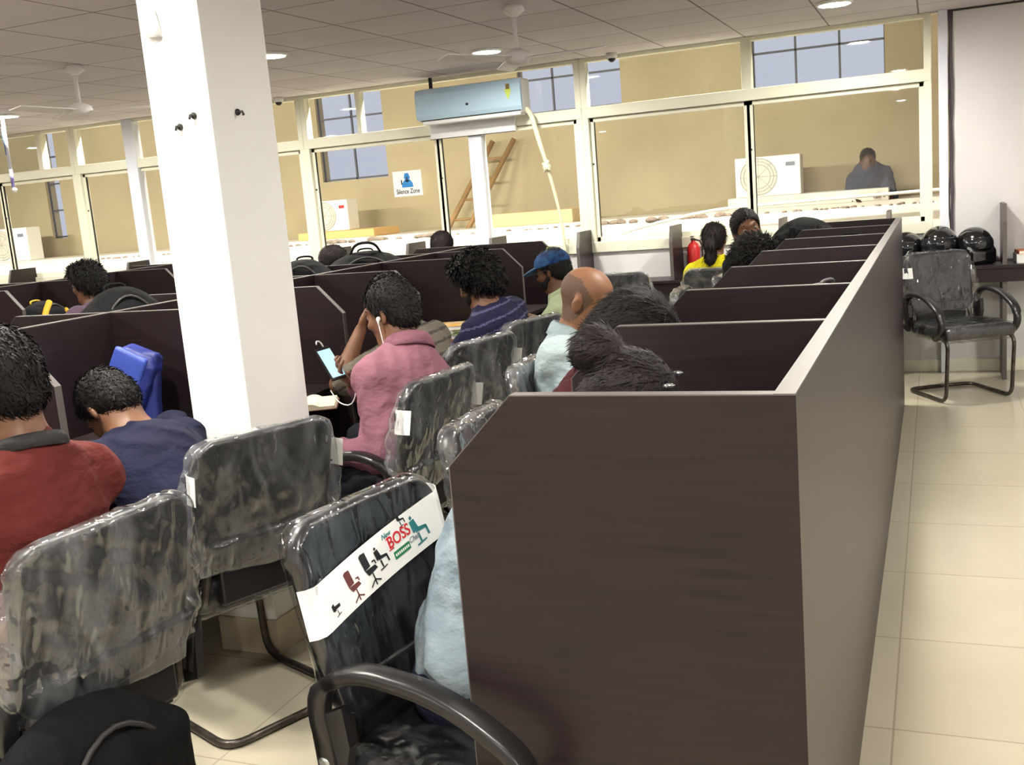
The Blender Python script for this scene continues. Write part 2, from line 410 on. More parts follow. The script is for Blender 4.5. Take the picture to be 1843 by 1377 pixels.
def window(n, x0, x1, uppers, lowers, m, sash, stiles):
    """one wide window bay: outer frame and transom, fixed top panes, sliding panes below"""
    f = MB(); y0, y1 = WY-.02, WY+.07
    f.box(x0, x0+.05, y0, y1, 1.02, ZC, .004).box(x1-.05, x1, y0, y1, 1.02, ZC, .004)
    f.box(x0+.002, x1-.002, y0-.004, y1+.004, 1.016, 1.10, .004).box(x0+.002, x1-.002, y0-.004, y1+.004, 2.08, 2.165, .004).box(x0, x1, y0+.01, y1, ZC-.03, ZC, .004)
    for u, w in uppers: f.box(u-w, u+w, y0, y1, 2.16, ZC, .005)
    fr = struct(f.obj('window_%d' % n, m))
    xs = [x0+.05]+list(lowers)+[x1-.05]
    for a, b in zip(xs, xs[1:]):
        s = MB(); ys = WY+.012
        s.box(a-.015, a+.035, ys, ys+.03, 1.10, 2.08, .004).box(b-.035, b+.015, ys, ys+.03, 1.10, 2.08, .004)
        s.box(a, b, ys, ys+.03, 1.10, 1.14, .004).box(a, b, ys, ys+.03, 2.045, 2.08, .004)
        so = s.obj('sash', sash, fr)
        MB().box(a+.03, b-.03, ys+.012, ys+.017, 1.135, 2.05).obj('glass_pane', M_glass, so)
        MB().box(a+.036, a+.039, ys-.003, ys+.02, 1.14, 2.05).box(a, b, ys-.004, ys+.02, 2.078, 2.086).obj('gasket', M_gasket, so)
        l = MB(); l.lathe([(.008, 0), (.008, .006)], (a+.012, ys-.006, 1.72), 10, (0, 1, 0)); l.obj('latch', M_gasket, so)
    xu = [x0+.05]+[u for u, w in uppers]+[x1-.05]
    for a, b in zip(xu, xu[1:]): MB().box(a, b, WY+.03, WY+.036, 2.16, ZC-.03).obj('glass_pane', M_glass, fr)
    for s_ in stiles:
        MB().box(s_[0], s_[1], y0-.012, y1, 1.04, s_[2], .006).obj('mullion', M_frameb, fr)
    return fr
window(1, -2.6, -.02, [(-1.30, .037)], [-1.30], M_frame, M_frame, [])
window(2, -5.2, -2.6, [(-4.62, .02)], [-3.90], M_frame, M_frame, [(-3.60, -3.48, 2.08)])
window(3, -7.85, -5.2, [], [-6.55], M_frame, M_frame, [(-7.2, -7.07, ZC)])
window(4, -10.5, -7.85, [(-8.28, .03), (-9.3, .03)], [-8.9], M_frame, M_frame, [])
struct(MB().box(XL, -10.45, WY, WY+.1, 1.0, ZC).obj('trim_2', M_wall))
struct(MB().box(.025, .085, WY-.06, WY+.1, 0, ZC, .004).obj('trim_3', M_frameb))

# pillar with a tiled foot
M_pil = mat('pillar_paint', (232, 232, 230), .55, .3, var=.02, vscale=3)
px0, px1, py0, py1 = -2.392, -2.155, 2.85, 3.205
pil = struct(MB().box(px0, px1, py0, py1, 0, ZC, .004).obj('wall_pillar', M_pil))
struct(MB().box(px0-.006, px1+.006, py0-.006, py1+.006, 0, .13, .003).obj('baseboard_pillar', mat('beige_skirting_tile', (206, 194, 172), .25)))
for x, y, z, dx, dy in ((-2.28, 2.85, 1.83, 0, -1), (-2.22, 2.85, 1.86, 0, -1), (px1, 2.99, 1.87, 1, 0)):
    nb = MB().tube([(x, y, z), (x+dx*.022, y+dy*.022, z), (x+dx*.026, y+dy*.026, z-.012)], .0045, 8)
    nb.sphere((x+dx*.003, y+dy*.003, z), .011, 10)
    nb.obj('hook', M_gasket, pil)
pb = MB().tube([(-2.33, 2.846, 2.12), (-2.325, 2.838, 2.16), (-2.32, 2.84, 2.2)], [.028, .02, .006], 10)
pb.obj('plaster_bulge', M_pil, pil)

# ------------------------------------------------------------------ passage outside the window
M_ext = mat('ochre_plaster', (176, 164, 136), .85, .2, rgb2=(158, 146, 120), vscale=.9, detail=6, bump=.1, bscale=8)
M_extd = mat('grey_brown_plaster', (150, 136, 118), .85, .2, var=.1, vscale=1)
EY = 13.0
def wall_holes(x0, x1, z0, z1, holes, y, t):
    m = MB(); xs = sorted({x0, x1, *[h[0] for h in holes], *[h[1] for h in holes]}); zs = sorted({z0, z1, *[h[2] for h in holes], *[h[3] for h in holes]})
    for a, b in zip(xs, xs[1:]):
        for c, d in zip(zs, zs[1:]):
            if not any(h[0] <= (a+b)/2 <= h[1] and h[2] <= (c+d)/2 <= h[3] for h in holes): m.box(a, b, y, y+t, c, d)
    return m
holes = [(-8.05, -7.0, 1.93, 3.6), (-4.99, -3.62, 2.53, 3.6), (-2.0, -.52, 2.5, 3.6), (-13.2, -12.9, 1.45, 3.6)]
struct(wall_holes(-20, 3.5, -.2, 3.6, holes, EY, .2).obj('wall_outside', M_ext))
struct(MB().box(-20, 3.5, 8.3, EY, -.25, -.12).obj('floor_outside', M_extd))
struct(MB().box(-20, 3.5, 8.28, EY+.3, 3.6, 3.7).obj('ceiling_added_outside', M_extd))  # unseen canopy added over the passage to keep the wall top dark
struct(MB().box(-20, 3.5, 8.2, 8.32, 2.62, 3.6).obj('wall_above', M_extd))
struct(MB().box(-20.1, -20, 8.2, EY, -.2, 3.6).obj('wall_outside_left', M_ext))
struct(MB().box(3.5, 3.6, 8.2, EY, -.2, 3.6).obj('wall_outside_right', M_ext))
M_bar = mat('dark_grille', (70, 72, 84), .5)
for i, h in enumerate(holes):
    g = MB(); nx = max(1, round((h[1]-h[0])/.5))
    for k in range(nx+1): x = h[0]+(h[1]-h[0])*k/nx; g.box(x-.012, x+.012, EY+.05, EY+.08, h[2], h[3])
    z = h[2]+.02
    while z < h[3]: g.box(h[0], h[1], EY+.05, EY+.08, z-.012, z+.012); z += .42
    struct(g.obj('window_%d' % (5+i), M_bar))
# low whitewashed parapet across the passage, rubble along its top
M_lime = mat('whitewash', (236, 232, 226), .8, .2, rgb2=(222, 212, 200), vscale=3, detail=6)
struct(MB().box(-20, 3.5, 9.3, 9.5, -.2, 1.19).obj('wall_parapet', M_lime))
struct(MB().box(-20, 3.5, 11.9, 12.95, -.2, 1.16).obj('wall_ledge', M_lime))
random.seed(4)
sl = thing('concrete_slab', (-1.3, 12.2, 1.16), 'white concrete slab on the ledge outside under the air conditioner', 'slab')
MB().box(-2.16, -.46, 11.9, 12.6, 1.16, 1.29, .01).obj('slab', M_lime, sl, (0, 0, 0), (-1.3, 12.2, 1.16))
sl = thing('concrete_slab', (-4.6, 12.2, 1.16), 'pale slab with brown edge on the ledge outside behind the hose', 'slab')
MB().box(-5.04, -4.0, 11.9, 12.6, 1.16, 1.32, .01).obj('slab', mat('tan_concrete', (214, 190, 150), .8), sl, (0, 0, 0), (-4.6, 12.2, 1.16))
sl = thing('concrete_slab', (-7.4, 12.2, 1.16), 'orange tinted slab on the ledge outside under the left air conditioner', 'slab')
MB().box(-7.85, -6.7, 11.9, 12.6, 1.16, 1.26, .01).obj('slab', mat('orange_concrete', (220, 180, 120), .8), sl, (0, 0, 0), (-7.4, 12.2, 1.16))
M_rub = mat('dark_rubble', (112, 100, 92), .9, .2, var=.3, vscale=20)
rub = MB()
for k in range(150):
    x = random.uniform(-9, 0); z = 1.19; r = random.uniform(.008, .018)*(2.2 if -3 < x < -1.7 or -6 < x < -4.6 else 1)
    rub.sphere((x, 9.4+random.uniform(-.08, .08), z+r*.4), r, 6, (1.6, 1.2, .8))
o = rub.obj('rubble', M_rub); tag(o, 'dark rubble scattered along the white parapet top outside', 'rubble', kind='stuff')

def outdoor_unit(x, z, w, h, label, logo):
    t = thing('outdoor_air_conditioner', (x, 12.3, z), label, 'air conditioner', 'outdoor units on the ledge')
    MB().box(-w/2, w/2, -.14, .14, 0, h, .012).obj('casing', M_paper, t)
    g = MB(); c = (-w*.14, -.145, h*.5)
    for r in (.3, .38, .46): g.tube([(c[0]+h*r*math.cos(a), c[1], c[2]+h*r*math.sin(a)) for a in np.linspace(0, 2*math.pi, 24, endpoint=False)], .006, 6, True)
    for k in range(8): a = k*math.pi/4; g.tube([c, (c[0]+h*.46*math.cos(a), c[1], c[2]+h*.46*math.sin(a))], .004, 6)
    g.obj('fan_grille', mat('grille_grey', (176, 174, 168), .5), t)
    MB().lathe([(h*.44, 0), (h*.44, .004)], (c[0], -.1415, c[2]), 24, (0, -1, 0)).obj('fan_opening', mat('fan_shade', (206, 202, 192), .6), t)
    MB().box(w*.28, w*.42, -.143, -.14, h*.72, h*.82).obj('badge', logo, t)
outdoor_unit(-1.75, 1.29, .72, .44, 'white outdoor air conditioner with fan grille on slab behind right window', M_greyp)
outdoor_unit(-7.5, 1.26, .58, .40, 'white outdoor air conditioner with red badge behind window beside pillar', M_red)
outdoor_unit(-13.3, 1.16, .85, .5, 'white outdoor air conditioner at far left beyond the glass', M_greyp)
pp = [(-2.9, 9.2, -.12), (-2.86, 9.2, .5), (-2.79, 9.2, 1.08), (-2.32, 9.2, 1.18), (-1.96, 9.2, 1.24), (-1.67, 9.2, 1.27), (-1.02, 9.2, 1.28), (.3, 9.2, 1.30)]
o = centred(MB().tube(pp, .014, 10, smooth_iter=2), 'water_pipe', mat('white_pvc', (238, 238, 236), .4), (-1.5, 9.2, -.12)); tag(o, 'thin white pipe bending along the parapet outside right window', 'pipe')
ld = thing('ladder', (-5.7, 12.4, -.12), 'brown wooden ladder leaning outside behind the wall air conditioner', 'ladder')
M_wood = mat('brown_timber', (150, 118, 78), .6, var=.15, vscale=8)
for dx in (0, .3): MB().tube([(-6.6+dx, 12.0, -.12), (-5.36+dx, 12.9, 2.25)], .035, 8).obj('rail', M_wood, ld, (0, 0, 0), (-5.7, 12.4, -.12))
for k in range(9):
    t_ = (k+.6)/9.5; a = Vector((-6.6, 12.0, -.12)).lerp(Vector((-5.36, 12.9, 2.25)), t_)
    MB().tube([a, a+Vector((.3, 0, 0))], .016, 8).obj('rung', M_wood, ld, (0, 0, 0), (-5.7, 12.4, -.12))
# unseen tube lights added above the window heads to brighten the passage
M_lamp = mat('added_warm_tube', (255, 240, 214), .5, emit=(255, 236, 200), es=1)
for i, x in enumerate((-13.5, -10.5, -7.5, -4.6, -1.6)):
    t = thing('added_tube_light', (x, 8.36, 2.85), 'added unseen tube light on the outer wall above the window heads', 'lamp', 'added tube lights in the passage')
    MB().box(-.6, .6, -.04, .02, -.03, .03, .004).obj('housing', M_white, t)
    MB().tube([(-.58, .05, -.01), (.58, .05, -.01)], .014, 8).obj('tube', M_lamp, t)
    l = bpy.data.lights.new('added_tube_glow', 'AREA'); l.shape = 'RECTANGLE'; l.size = 1.16; l.size_y = .05; l.energy = ALLEY; l.color = (1, .92, .78)
    lo = bpy.data.objects.new('added_tube_glow', l); COL.objects.link(lo); lo.parent = t; lo.location = (0, .075, -.03); lo.rotation_euler = (math.radians(38), 0, 0)

# ------------------------------------------------------------------ ceiling fittings
M_dif = mat('lamp_diffuser', (255, 252, 244), .5, emit=(255, 250, 238), es=LAMP)
for i, (x, y) in enumerate(LIGHTS):
    names = {0: 'round ceiling light near window above the long partition', 1: 'round ceiling light before window beside the wall air conditioner', 2: 'round ceiling light touching the right edge of white pillar',
             4: 'round ceiling light above the blue hanging rod at left'}
    t = thing('ceiling_light', (x, y, ZC), names.get(i, 'round white ceiling light out of the frame'), 'light', 'round ceiling lights')  # the last of these is the added pillar light
    MB().lathe([(.112, 0), (.112, -.012), (.096, -.02), (.094, -.012), (.094, 0)], (0, 0, 0), 32).obj('rim', M_white, t)
    MB().lathe([(.093, -.008), (.06, -.016), (.0, -.018)], (0, 0, 0), 28).obj('diffuser', M_dif, t)
M_fan = mat('fan_white', (232, 228, 228), .5)
def fan(x, y, label, rot):
    t = thing('ceiling_fan', (x, y, ZC), label, 'fan', 'ceiling fans')
    MB().lathe([(.05, 0), (.06, -.03), (.02, -.06)], (0, 0, 0), 16).obj('canopy', M_fan, t)
    MB().tube([(0, 0, 0), (0, 0, -.24)], .012, 8).obj('down_rod', M_fan, t)
    MB().lathe([(.03, -.23), (.07, -.25), (.08, -.28), (.06, -.305), (.02, -.315)], (0, 0, 0), 20).obj('motor', M_fan, t)
    for k in range(3):
        a = rot+k*2*math.pi/3; M = Matrix.Rotation(a, 4, 'Z') @ Matrix.Translation((0, 0, -.28)) @ Matrix.Rotation(math.radians(10), 4, 'X')
        MB().box(.07, .50, -.05, .05, -.004, .004, .003, M).obj('blade', M_fan, t)
fan(-4.95, 5.25, 'white ceiling fan left of pillar, near the window', .5)
fan(-2.12, 5.55, 'white ceiling fan beside ceiling light above the bearded man', .0)
t = thing('hanging_rod', (-7.26, 6.8, ZC), 'thin blue and white rod hanging under ceiling light at left', 'rod')
MB().tube([(0, 0, 0), (0, 0, -.45)], .013, 10).obj('rod', mat('rod_white', (226, 230, 250), .3), t)
MB().tube([(-.012, -.006, -.1), (-.012, -.006, -.33)], .008, 8).obj('blue_stripe', mat('rod_blue', (90, 130, 225), .3), t)
MB().tube([(0, 0, -.45), (0, 0, -.60)], .014, 10).obj('sleeve', mat('rod_violet', (150, 140, 220), .3), t)
MB().sphere((.01, 0, -.625), .022, 10).obj('end_knob', M_paper, t)
for x, lab in ((-5.35, 'small black dome camera above the window beside pillar'), (-2.3, 'small black dome camera above the right window')):
    t = thing('security_camera', (x, 8.05, ZC), lab, 'camera', 'dome cameras')
    MB().lathe([(.045, 0), (.045, -.03), (.03, -.04)], (0, 0, 0), 16).obj('mount', M_white, t)
    MB().sphere((0, 0, -.04), .03, 12).obj('dome', M_pu, t)

# ------------------------------------------------------------------ indoor air conditioner and its hose
t = thing('wall_air_conditioner', (-3.485, 8.1, 2.17), 'pale blue glossy split air conditioner above the window', 'air conditioner')
M_acb = mat('pale_blue_gloss', (178, 206, 226), .12, .6, coat=.5)
M_acw = mat('ac_white', (226, 226, 228), .3)
x0, x1 = -.465, .465
pf = [(-.17, .02), (-.185, .05), (-.19, .12), (-.185, .22), (-.165, .262), (-.155, .262), (-.155, .02)]
MB().prism([(a, b) for a, b in pf], x0, x1-.0, 'X').obj('front_panel', M_acb, t)
MB().box(x0+.005, x1+.0, -.155, .035, .0, .27, .02).obj('casing', M_acw, t)
MB().box(x0+.04, x1-.02, -.165, -.05, -.018, .012, .008).obj('louvre', M_acw, t)
MB().box(x0+.03, x1-.02, -.16, -.06, .012, .019).obj('vent_gap', M_gasket, t)
MB().box(.345, .375, -.193, -.187, .185, .225).obj('energy_sticker', mat('sticker_brown', (120, 96, 30), .5), t)
MB().prism([(.33, .188), (.39, .188), (.36, .10)], -.192, -.1885, 'Y').obj('star_sticker', mat('sticker_green', (196, 214, 90), .5), t)
MB().box(-.012, .012, -.192, -.1895, .10, .118).obj('logo', M_gasket, t)
MB().box(x0+.06, x0+.085, -.02, .0, .27, .37).obj('bracket', M_gasket, t)
bd = thing('mounting_board', (-3.545, 8.14, 2.04), 'white board fixed below the wall air conditioner', 'board')
MB().box(-.385, .385, -.035, 0, 0, .15, .004).obj('board', M_acw, bd); MB().box(-.385, .385, -.04, -.036, -.002, .004).obj('lower_edge', M_gasket, bd)
hp_ = [(-3.02, 8.02, 2.2), (-2.97, 8.0, 2.14), (-2.93, 8.0, 1.95), (-2.885, 8.03, 1.75), (-2.86, 8.05, 1.6), (-2.83, 8.07, 1.42), (-2.80, 8.08, 1.2), (-2.79, 8.08, .85)]
hs = thing('drain_hose', (-2.9, 8.06, .8), 'cream drain hose hanging from the wall air conditioner', 'hose')
MB().tube(hp_, [.02, .02, .02, .017, .014, .012, .011, .01], 10, smooth_iter=2).obj('hose', mat('hose_cream', (224, 220, 190), .5, bump=.4, bscale=90), hs, (0, 0, 0), (-2.9, 8.06, .8))
k = MB(); k.sphere((-2.882, 8.02, 1.73), .035, 10); k.tube([(-2.91, 8.0, 1.76), (-2.85, 8.0, 1.70)], .012, 8); k.tube([(-2.9, 8.0, 1.69), (-2.86, 8.0, 1.78)], .010, 8)
k.obj('knot', mat('hose_cream', (0, 0, 0)), hs, (0, 0, 0), (-2.9, 8.06, .8))

# poster on the glass
ps = thing('poster', (-4.21, 8.15, 1.595), 'small white poster reading Silence Zone stuck on the window', 'poster')
MB().box(-.137, .137, -.004, 0, 0, .215).obj('sheet', M_paper, ps)
RX = Matrix.Rotation(math.pi/2, 4, 'X')
me = text_mesh('Silence Zone', .05, Matrix.Translation((0, -.0045, .04)) @ RX @ Matrix.Diagonal((.86, 1.15, 1, 1)), bold=.0006); me.materials.append(M_black); link('lettering', me, ps)
f = MB(); f.mi = 0
f.prism([(-.055, .075), (.055, .075), (.05, .11), (.03, .135), (-.03, .135), (-.05, .11)], -.0055, -.0042)
f.prism([(.025*math.cos(a), .15+.03*math.sin(a)) for a in np.linspace(0, 2*math.pi, 14, endpoint=False)], -.0055, -.0042)
f.prism([(-.03, .155), (.03, .155), (.015, .195), (-.02, .195)], -.0056, -.0043)
f.obj('blue_figure', M_bluep, ps)
f = MB().box(-.006, .006, -.0062, -.0056, .12, .165); f.box(-.06, -.05, -.0056, -.0042, .10, .14); f.obj('finger_mark', M_black, ps)

# cable bundle in the corner
cb = MB(); random.seed(2)
for k in range(5):
    cb.tube([(.095+.02*k/5+random.uniform(-.006, .006), 8.13+.004*k, z) for z in np.linspace(.85, 2.53, 12)], .006, 6)
tag(centred(cb, 'cable_bundle', mat('grey_cable', (92, 84, 92), .5), (.1, 8.14, .85)), 'grey cable bundle running down the corner beside right window', 'cable')

# ------------------------------------------------------------------ cubicle rows
HP = 1.193
def divider(parent, xs, sgn, y, base, t=.026, full=.6):
    e = xs+sgn*full; c = xs+sgn*(full-.122)
    m = MB().prism([(xs, 0), (xs, HP), (c, HP), (e, HP-.124), (e, 0)], y-t/2, y+t/2)
    d = m.obj('divider', M_lam, parent, (0, 0, 0), base)
    n = .0022; b = MB().prism([(xs, HP), (c, HP), (e, HP-.124), (e, 0), (e+sgn*n, 0), (e+sgn*n, HP-.123), (c, HP+n), (xs, HP+n)], y-t/2, y+t/2)
    b.obj('edge_band', M_band, d, (0, 0, 0), base)
def row(xs, label, rights, lefts, y0, y1):
    base = (xs, (y0+y1)/2, 0)
    r = thing('cubicle_row', base, label, 'study cubicles')
    sp = MB().box(xs-.017, xs+.017, y0, y1, 0, HP).obj('spine_panel', M_lam, r, (0, 0, 0), base)
    MB().box(xs-.0165, xs+.0165, y0, y1, HP, HP+.003).obj('edge_band', M_band, sp, (0, 0, 0), base)
    for sgn, ys in ((1, rights), (-1, lefts)):
        for y in ys: divider(r, xs+sgn*.017, sgn, y, base, full=.553 if y < 1.6 else .6)
        for a, b in zip(ys, ys[1:]):
            m = MB().box(*sorted((xs+sgn*.018, xs+sgn*.56)), a+.014, b-.014, .725, .75, .003)
            m.obj('desk_top', M_lam, r, (0, 0, 0), base)
    return r
YR = [1.628+.7637*i for i in range(8)]; YR[0] = 1.583
row(-.2135, 'long dark wood cubicle row at right, its end panel nearest', [], YR, YR[0]-.013, YR[-1]+.013)
YM = [1.56, 2.34, 3.25, 4.01, 4.75, 5.50, 6.22, 6.95]
row(-3.07, 'dark wood cubicle row behind the white pillar', YM, YM, 1.2, 6.963)
YL = [3.40, 4.15, 4.90, 5.65, 6.40, 7.15]
row(-5.93, 'dark wood cubicle row at far left behind the man in purple', YL, YL, 2.9, 7.163)

ct = thing('window_counter', (-4, 7.98, 0), 'narrow dark counter with short partitions along the window wall', 'counter')
PX = [.43, -.31, -1.05, -1.86, -2.60, -3.35, -4.11, -4.85, -5.6, -6.35, -7.1, -7.85, -8.6, -9.35]
MB().box(-10, 1.9, 7.79, 8.158, .77, .795, .003).obj('counter_top', M_lam, ct, (0, 0, 0), (-4, 7.98, 0))
MB().box(-10, 1.9, 7.80, 7.818, .68, .77).obj('apron', M_lam, ct, (0, 0, 0), (-4, 7.98, 0))
for x in PX:
    d = MB().prism([(8.158, 0), (8.158, 1.20), (7.85, 1.20), (7.81, 1.08), (7.81, .0)], x-.013, x+.013, 'X').obj('partition', M_lam, ct, (0, 0, 0), (-4, 7.98, 0))
    MB().prism([(8.158, 1.20), (7.85, 1.20), (7.81, 1.08), (7.81, 0), (7.808, 0), (7.808, 1.08), (7.849, 1.202), (8.158, 1.202)], x-.013, x+.013, 'X').obj('edge_band', M_band, d, (0, 0, 0), (-4, 7.98, 0))

# ------------------------------------------------------------------ visitor chairs in plastic wrap (local frame: faces +x, origin on the floor)
ZB, ZT = .53, .925
def bx(z): return -.225-.075*np.clip((z-ZB)/(ZT-ZB), -.4, 1.2)
def pad_sdf(infl, y_w):
    """backrest slab following the tilt; returned as a distance function on a grid"""
    def fn(X, Y, Z):
        h = (ZT-ZB)/2; zc = (ZT+ZB)/2
        u = X-bx(Z)-.012*(Y/.22)**2; wv = y_w*(1-.06*np.clip((ZT-.05-Z)/.35, 0, 1))
        r = .075
        qy = np.abs(Y)-(wv-r)-infl; qz = np.abs(Z-zc)-(h-r)-infl
        d2 = np.sqrt(np.maximum(qy, 0)**2+np.maximum(qz, 0)**2)+np.minimum(np.maximum(qy, qz), 0)-r
        a = .020; b = .014+infl
        wx = d2+b; wy = np.abs(u)-a*.4
        return np.sqrt(np.maximum(wx, 0)**2+np.maximum(wy, 0)**2)+np.minimum(np.maximum(wx, wy), 0)-b
    return fn
def grid_surf(fn, lo, hi, res):
    lo = np.array(lo); n = np.ceil((np.array(hi)-lo)/res).astype(int)+1
    X, Y, Z = np.meshgrid(*[lo[i]+res*np.arange(n[i]) for i in range(3)], indexing='ij')
    return surf(fn(X, Y, Z).astype(np.float32), lo, res)
def grid_mesh(name, fn, lo, hi, res, m):
    V, F = grid_surf(fn, lo, hi, res); return mesh_np(name, V, F, [m])
YWID = .232
padf = pad_sdf(0, YWID)
me_pad = grid_mesh('backrest', padf, (-.40, -.30, .44), (-.14, .30, 1.0), .008, M_leath)
def film_fn(seed, loose=True):
    w = wrinkle(1, .9, seed); w2 = wrinkle(1, 2.4, seed+7); base = pad_sdf(.007, YWID)
    def fn(X, Y, Z):
        low = np.clip((.66-Z)/.14, 0, 1); side = np.clip((np.abs(Y)-.17)/.05, 0, 1)
        d = base(X, Y, Z)+(1 if loose else .45)*(.0045*w(X, Y, Z*.5)*(1+.8*side)+.0028*w2(X, Y, Z))
        # loose hem hanging below the pad
        hem = np.sqrt((np.maximum(np.abs(X-bx(Z)-.004*np.sin(40*Y+seed))-.018, 0))**2+np.maximum(np.abs(Y)-.20-.012*np.sin(30*Z+seed), 0)**2)-.014
        hem = np.maximum(hem, np.maximum(Z-.62, (.525+.012*np.sin(17*Y+seed))-Z))
        flap = np.sqrt((np.abs(Y)-.238)**2+((X-bx(Z)-.02)*.7)**2)-.014-.016*np.clip(np.sin((Z-.5)*9), 0, 1)-.006*w2(X, Y, Z)
        flap = np.maximum(flap, np.maximum(Z-.84, .54-Z))
        k = .02
        for e in ((hem, flap) if loose else ()):
            h = np.maximum(k-np.abs(d-e), 0)/k; d = np.minimum(d, e)-h*h*k/4
        return d
    return fn
ME_FILM = [grid_mesh('plastic_wrap', film_fn(s_, s_ != 13), (-.42, -.34, .40), (-.12, .34, 1.01), .0065, M_film) for s_ in (1, 5, 9, 13)]
ME_FILM[3].materials.clear(); ME_FILM[3].materials.append(M_film2)
ME_FILM.append(ME_FILM[0].copy()); ME_FILM[4].materials.clear(); ME_FILM[4].materials.append(M_film2)
_sd = SDF(.02).rbox((.03, 0, .445), (.20, .20, .012), .032)
V, F = _sd.mesh(.009); me_seat = mesh_np('seat', V, F, [M_leath])
w_ = wrinkle(.004, 1.3, 3); _sd = SDF(.02).rbox((.03, 0, .442), (.202, .203, .016), .04)
V, F = _sd.mesh(.009, noise=w_); me_sfilm = mesh_np('seat_wrap', V, F, [M_film2])
def mesh_of(mb, mats):
    o = mb.obj('tmp', mats); me = o.data; bpy.data.objects.remove(o); return me
def fillet(path, r=.07, n=5):
    P = [Vector(p) for p in path]; out = [P[0]]
    for a, b, c in zip(P, P[1:], P[2:]):
        u = (a-b); v = (c-b); rr = min(r, u.length*.49, v.length*.49); p, q = b+u.normalized()*rr, b+v.normalized()*rr
        for i in range(n+1): t = i/n; out.append((1-t)**2*p+2*t*(1-t)*b+t*t*q)
    out.append(P[-1]); return out
fr = MB()
loop = [(-.25, 0, .014), (-.25, .22, .014), (.24, .22, .014), (.27, .22, .41), (-.20, .215, .41), (-.235, .18, .62)]
for s_ in (1, -1): fr.tube(fillet([(x, s_*y, z) for x, y, z in loop]), .0125, 10)
me_frame = mesh_of(fr, [M_tube])
br = MB(); br.box(-.21, .2, -.18, .18, .405, .418, .004); br.box(-.245, -.205, -.17, .17, .43, .60, .008, Matrix.Translation((0, 0, 0)))
me_brace = mesh_of(br, [M_pu])
def arm_mesh(s_):
    pts = fillet([(-.205, .0, .46), (-.235, 0, .62), (-.12, 0, .682), (.08, 0, .665), (.235, 0, .58), (.255, 0, .48), (.17, 0, .415)], .09, 5)
    # flattened section: sweep a rounded rectangle
    bm_ = bmesh.new(); rings = []; n = len(pts)
    for i, p in enumerate(pts):
        T = ((pts[min(i+1, n-1)]-pts[max(i-1, 0)])).normalized(); N = Vector((-T.z, 0, T.x)); t = i/(n-1)
        wy = .026 if .2 < t < .75 else .019; hn = .016 if .15 < t < .8 else .022
        ring = []
        for a in np.linspace(0, 2*math.pi, 12, endpoint=False):
            ca, sa = math.cos(a), math.sin(a); e = .55
            ring.append(bm_.verts.new(p+N*hn*math.copysign(abs(sa)**e, sa)+Vector((0, wy*math.copysign(abs(ca)**e, ca)+s_*.252, 0))))
        rings.append(ring)
    for A, B in zip(rings, rings[1:]):
        for k in range(12): f = bm_.faces.new((A[k], A[(k+1) % 12], B[(k+1) % 12], B[k])); f.smooth = True
    bm_.faces.new(rings[0][::-1]); bm_.faces.new(rings[-1])
    # web plate at the rear bracket
    q = MB(); q.bm.free(); q.bm = bm_
    q.prism([(-.235, .44), (-.245, .56), (-.16, .60), (-.15, .52), (-.18, .42)], s_*.238, s_*.262)
    bmesh.ops.recalc_face_normals(bm_, faces=bm_.faces)
    me = bpy.data.meshes.new('armrest'); bm_.to_mesh(me); bm_.free(); me.materials.append(M_pu); return me
me_arm = {s_: arm_mesh(s_) for s_ in (1, -1)}
me_bolt = {s_: mesh_of(MB().lathe([(.016, 0), (.016, .006), (.008, .012)], (-.212, s_*.262, .48), 14, (0, s_, 0)), [M_bolt]) for s_ in (1, -1)}
def strap_point(s, tilt=0.0, off=.017):
    """point on the wrapped band: s along the width (metres, 0 = middle of the front); returns xyz at band centre, outward normal"""
    half = YWID-.03
    if abs(s) <= half:
        y = s; z = .80+tilt*y; x = bx(z)+.012*(y/.22)**2+.034
        return Vector((float(x), y, z)), Vector((1, 0, 0))
    sg = 1 if s > 0 else -1; e = abs(s)-half
    a = min(e/.05, 1)*math.pi/2; y = sg*(half+.044*math.sin(a)); z = .80+tilt*y
    x = bx(z)+.012*math.cos(a)+.034*math.cos(a)-max(0, e-.05)
    return Vector((float(x), y, z)), Vector((math.cos(a), sg*math.sin(a), 0))
def strap_mesh(tilt, width, s0, s1):
    bm_ = bmesh.new(); prev = None
    for s in np.linspace(s0, s1, 40):
        c, nrm = strap_point(s, tilt); dz = width/2
        lo_, hi_ = Vector((float(bx(c.z-dz)-bx(c.z)), 0, -dz)), Vector((float(bx(c.z+dz)-bx(c.z)), 0, dz))
        ring = [bm_.verts.new(c+lo_), bm_.verts.new(c+hi_), bm_.verts.new(c+hi_-nrm*.0012), bm_.verts.new(c+lo_-nrm*.0012)]
        if prev:
            for k in range(4): bm_.faces.new((prev[k], prev[(k+1) % 4], ring[(k+1) % 4], ring[k]))
        prev = ring
    bmesh.ops.recalc_face_normals(bm_, faces=bm_.faces)
    me = bpy.data.meshes.new('paper_band'); bm_.to_mesh(me); bm_.free(); me.materials.append(M_paper); return me
me_strap = strap_mesh(-.0, .085, -.29, .29); me_strap_side = strap_mesh(.0, .07, -.30, -.19)
def side_pic(sg):
    """small chair picture on the side of the band"""
    m = MB()
    def P(u, v):
        s = sg*(YWID-.03+.028+u); c, n = strap_point(s, 0, .021); return c+Vector((0, 0, v))+n*.0012
    for pts in ([(-.014, .004), (.004, .0), (.006, .034), (-.010, .036)], [(-.016, -.012), (.012, -.012), (.014, .004), (-.014, .004)], [(-.004, -.03), (.002, -.03), (.002, -.012), (-.004, -.012)], [(-.014, -.034), (.012, -.032), (.012, -.028), (-.014, -.03)]):
        m.poly([P(*p) for p in pts], [tuple(range(len(pts)))])
    return mesh_of(m, [M_black])
me_pic = {s_: side_pic(s_) for s_ in (1, -1)}

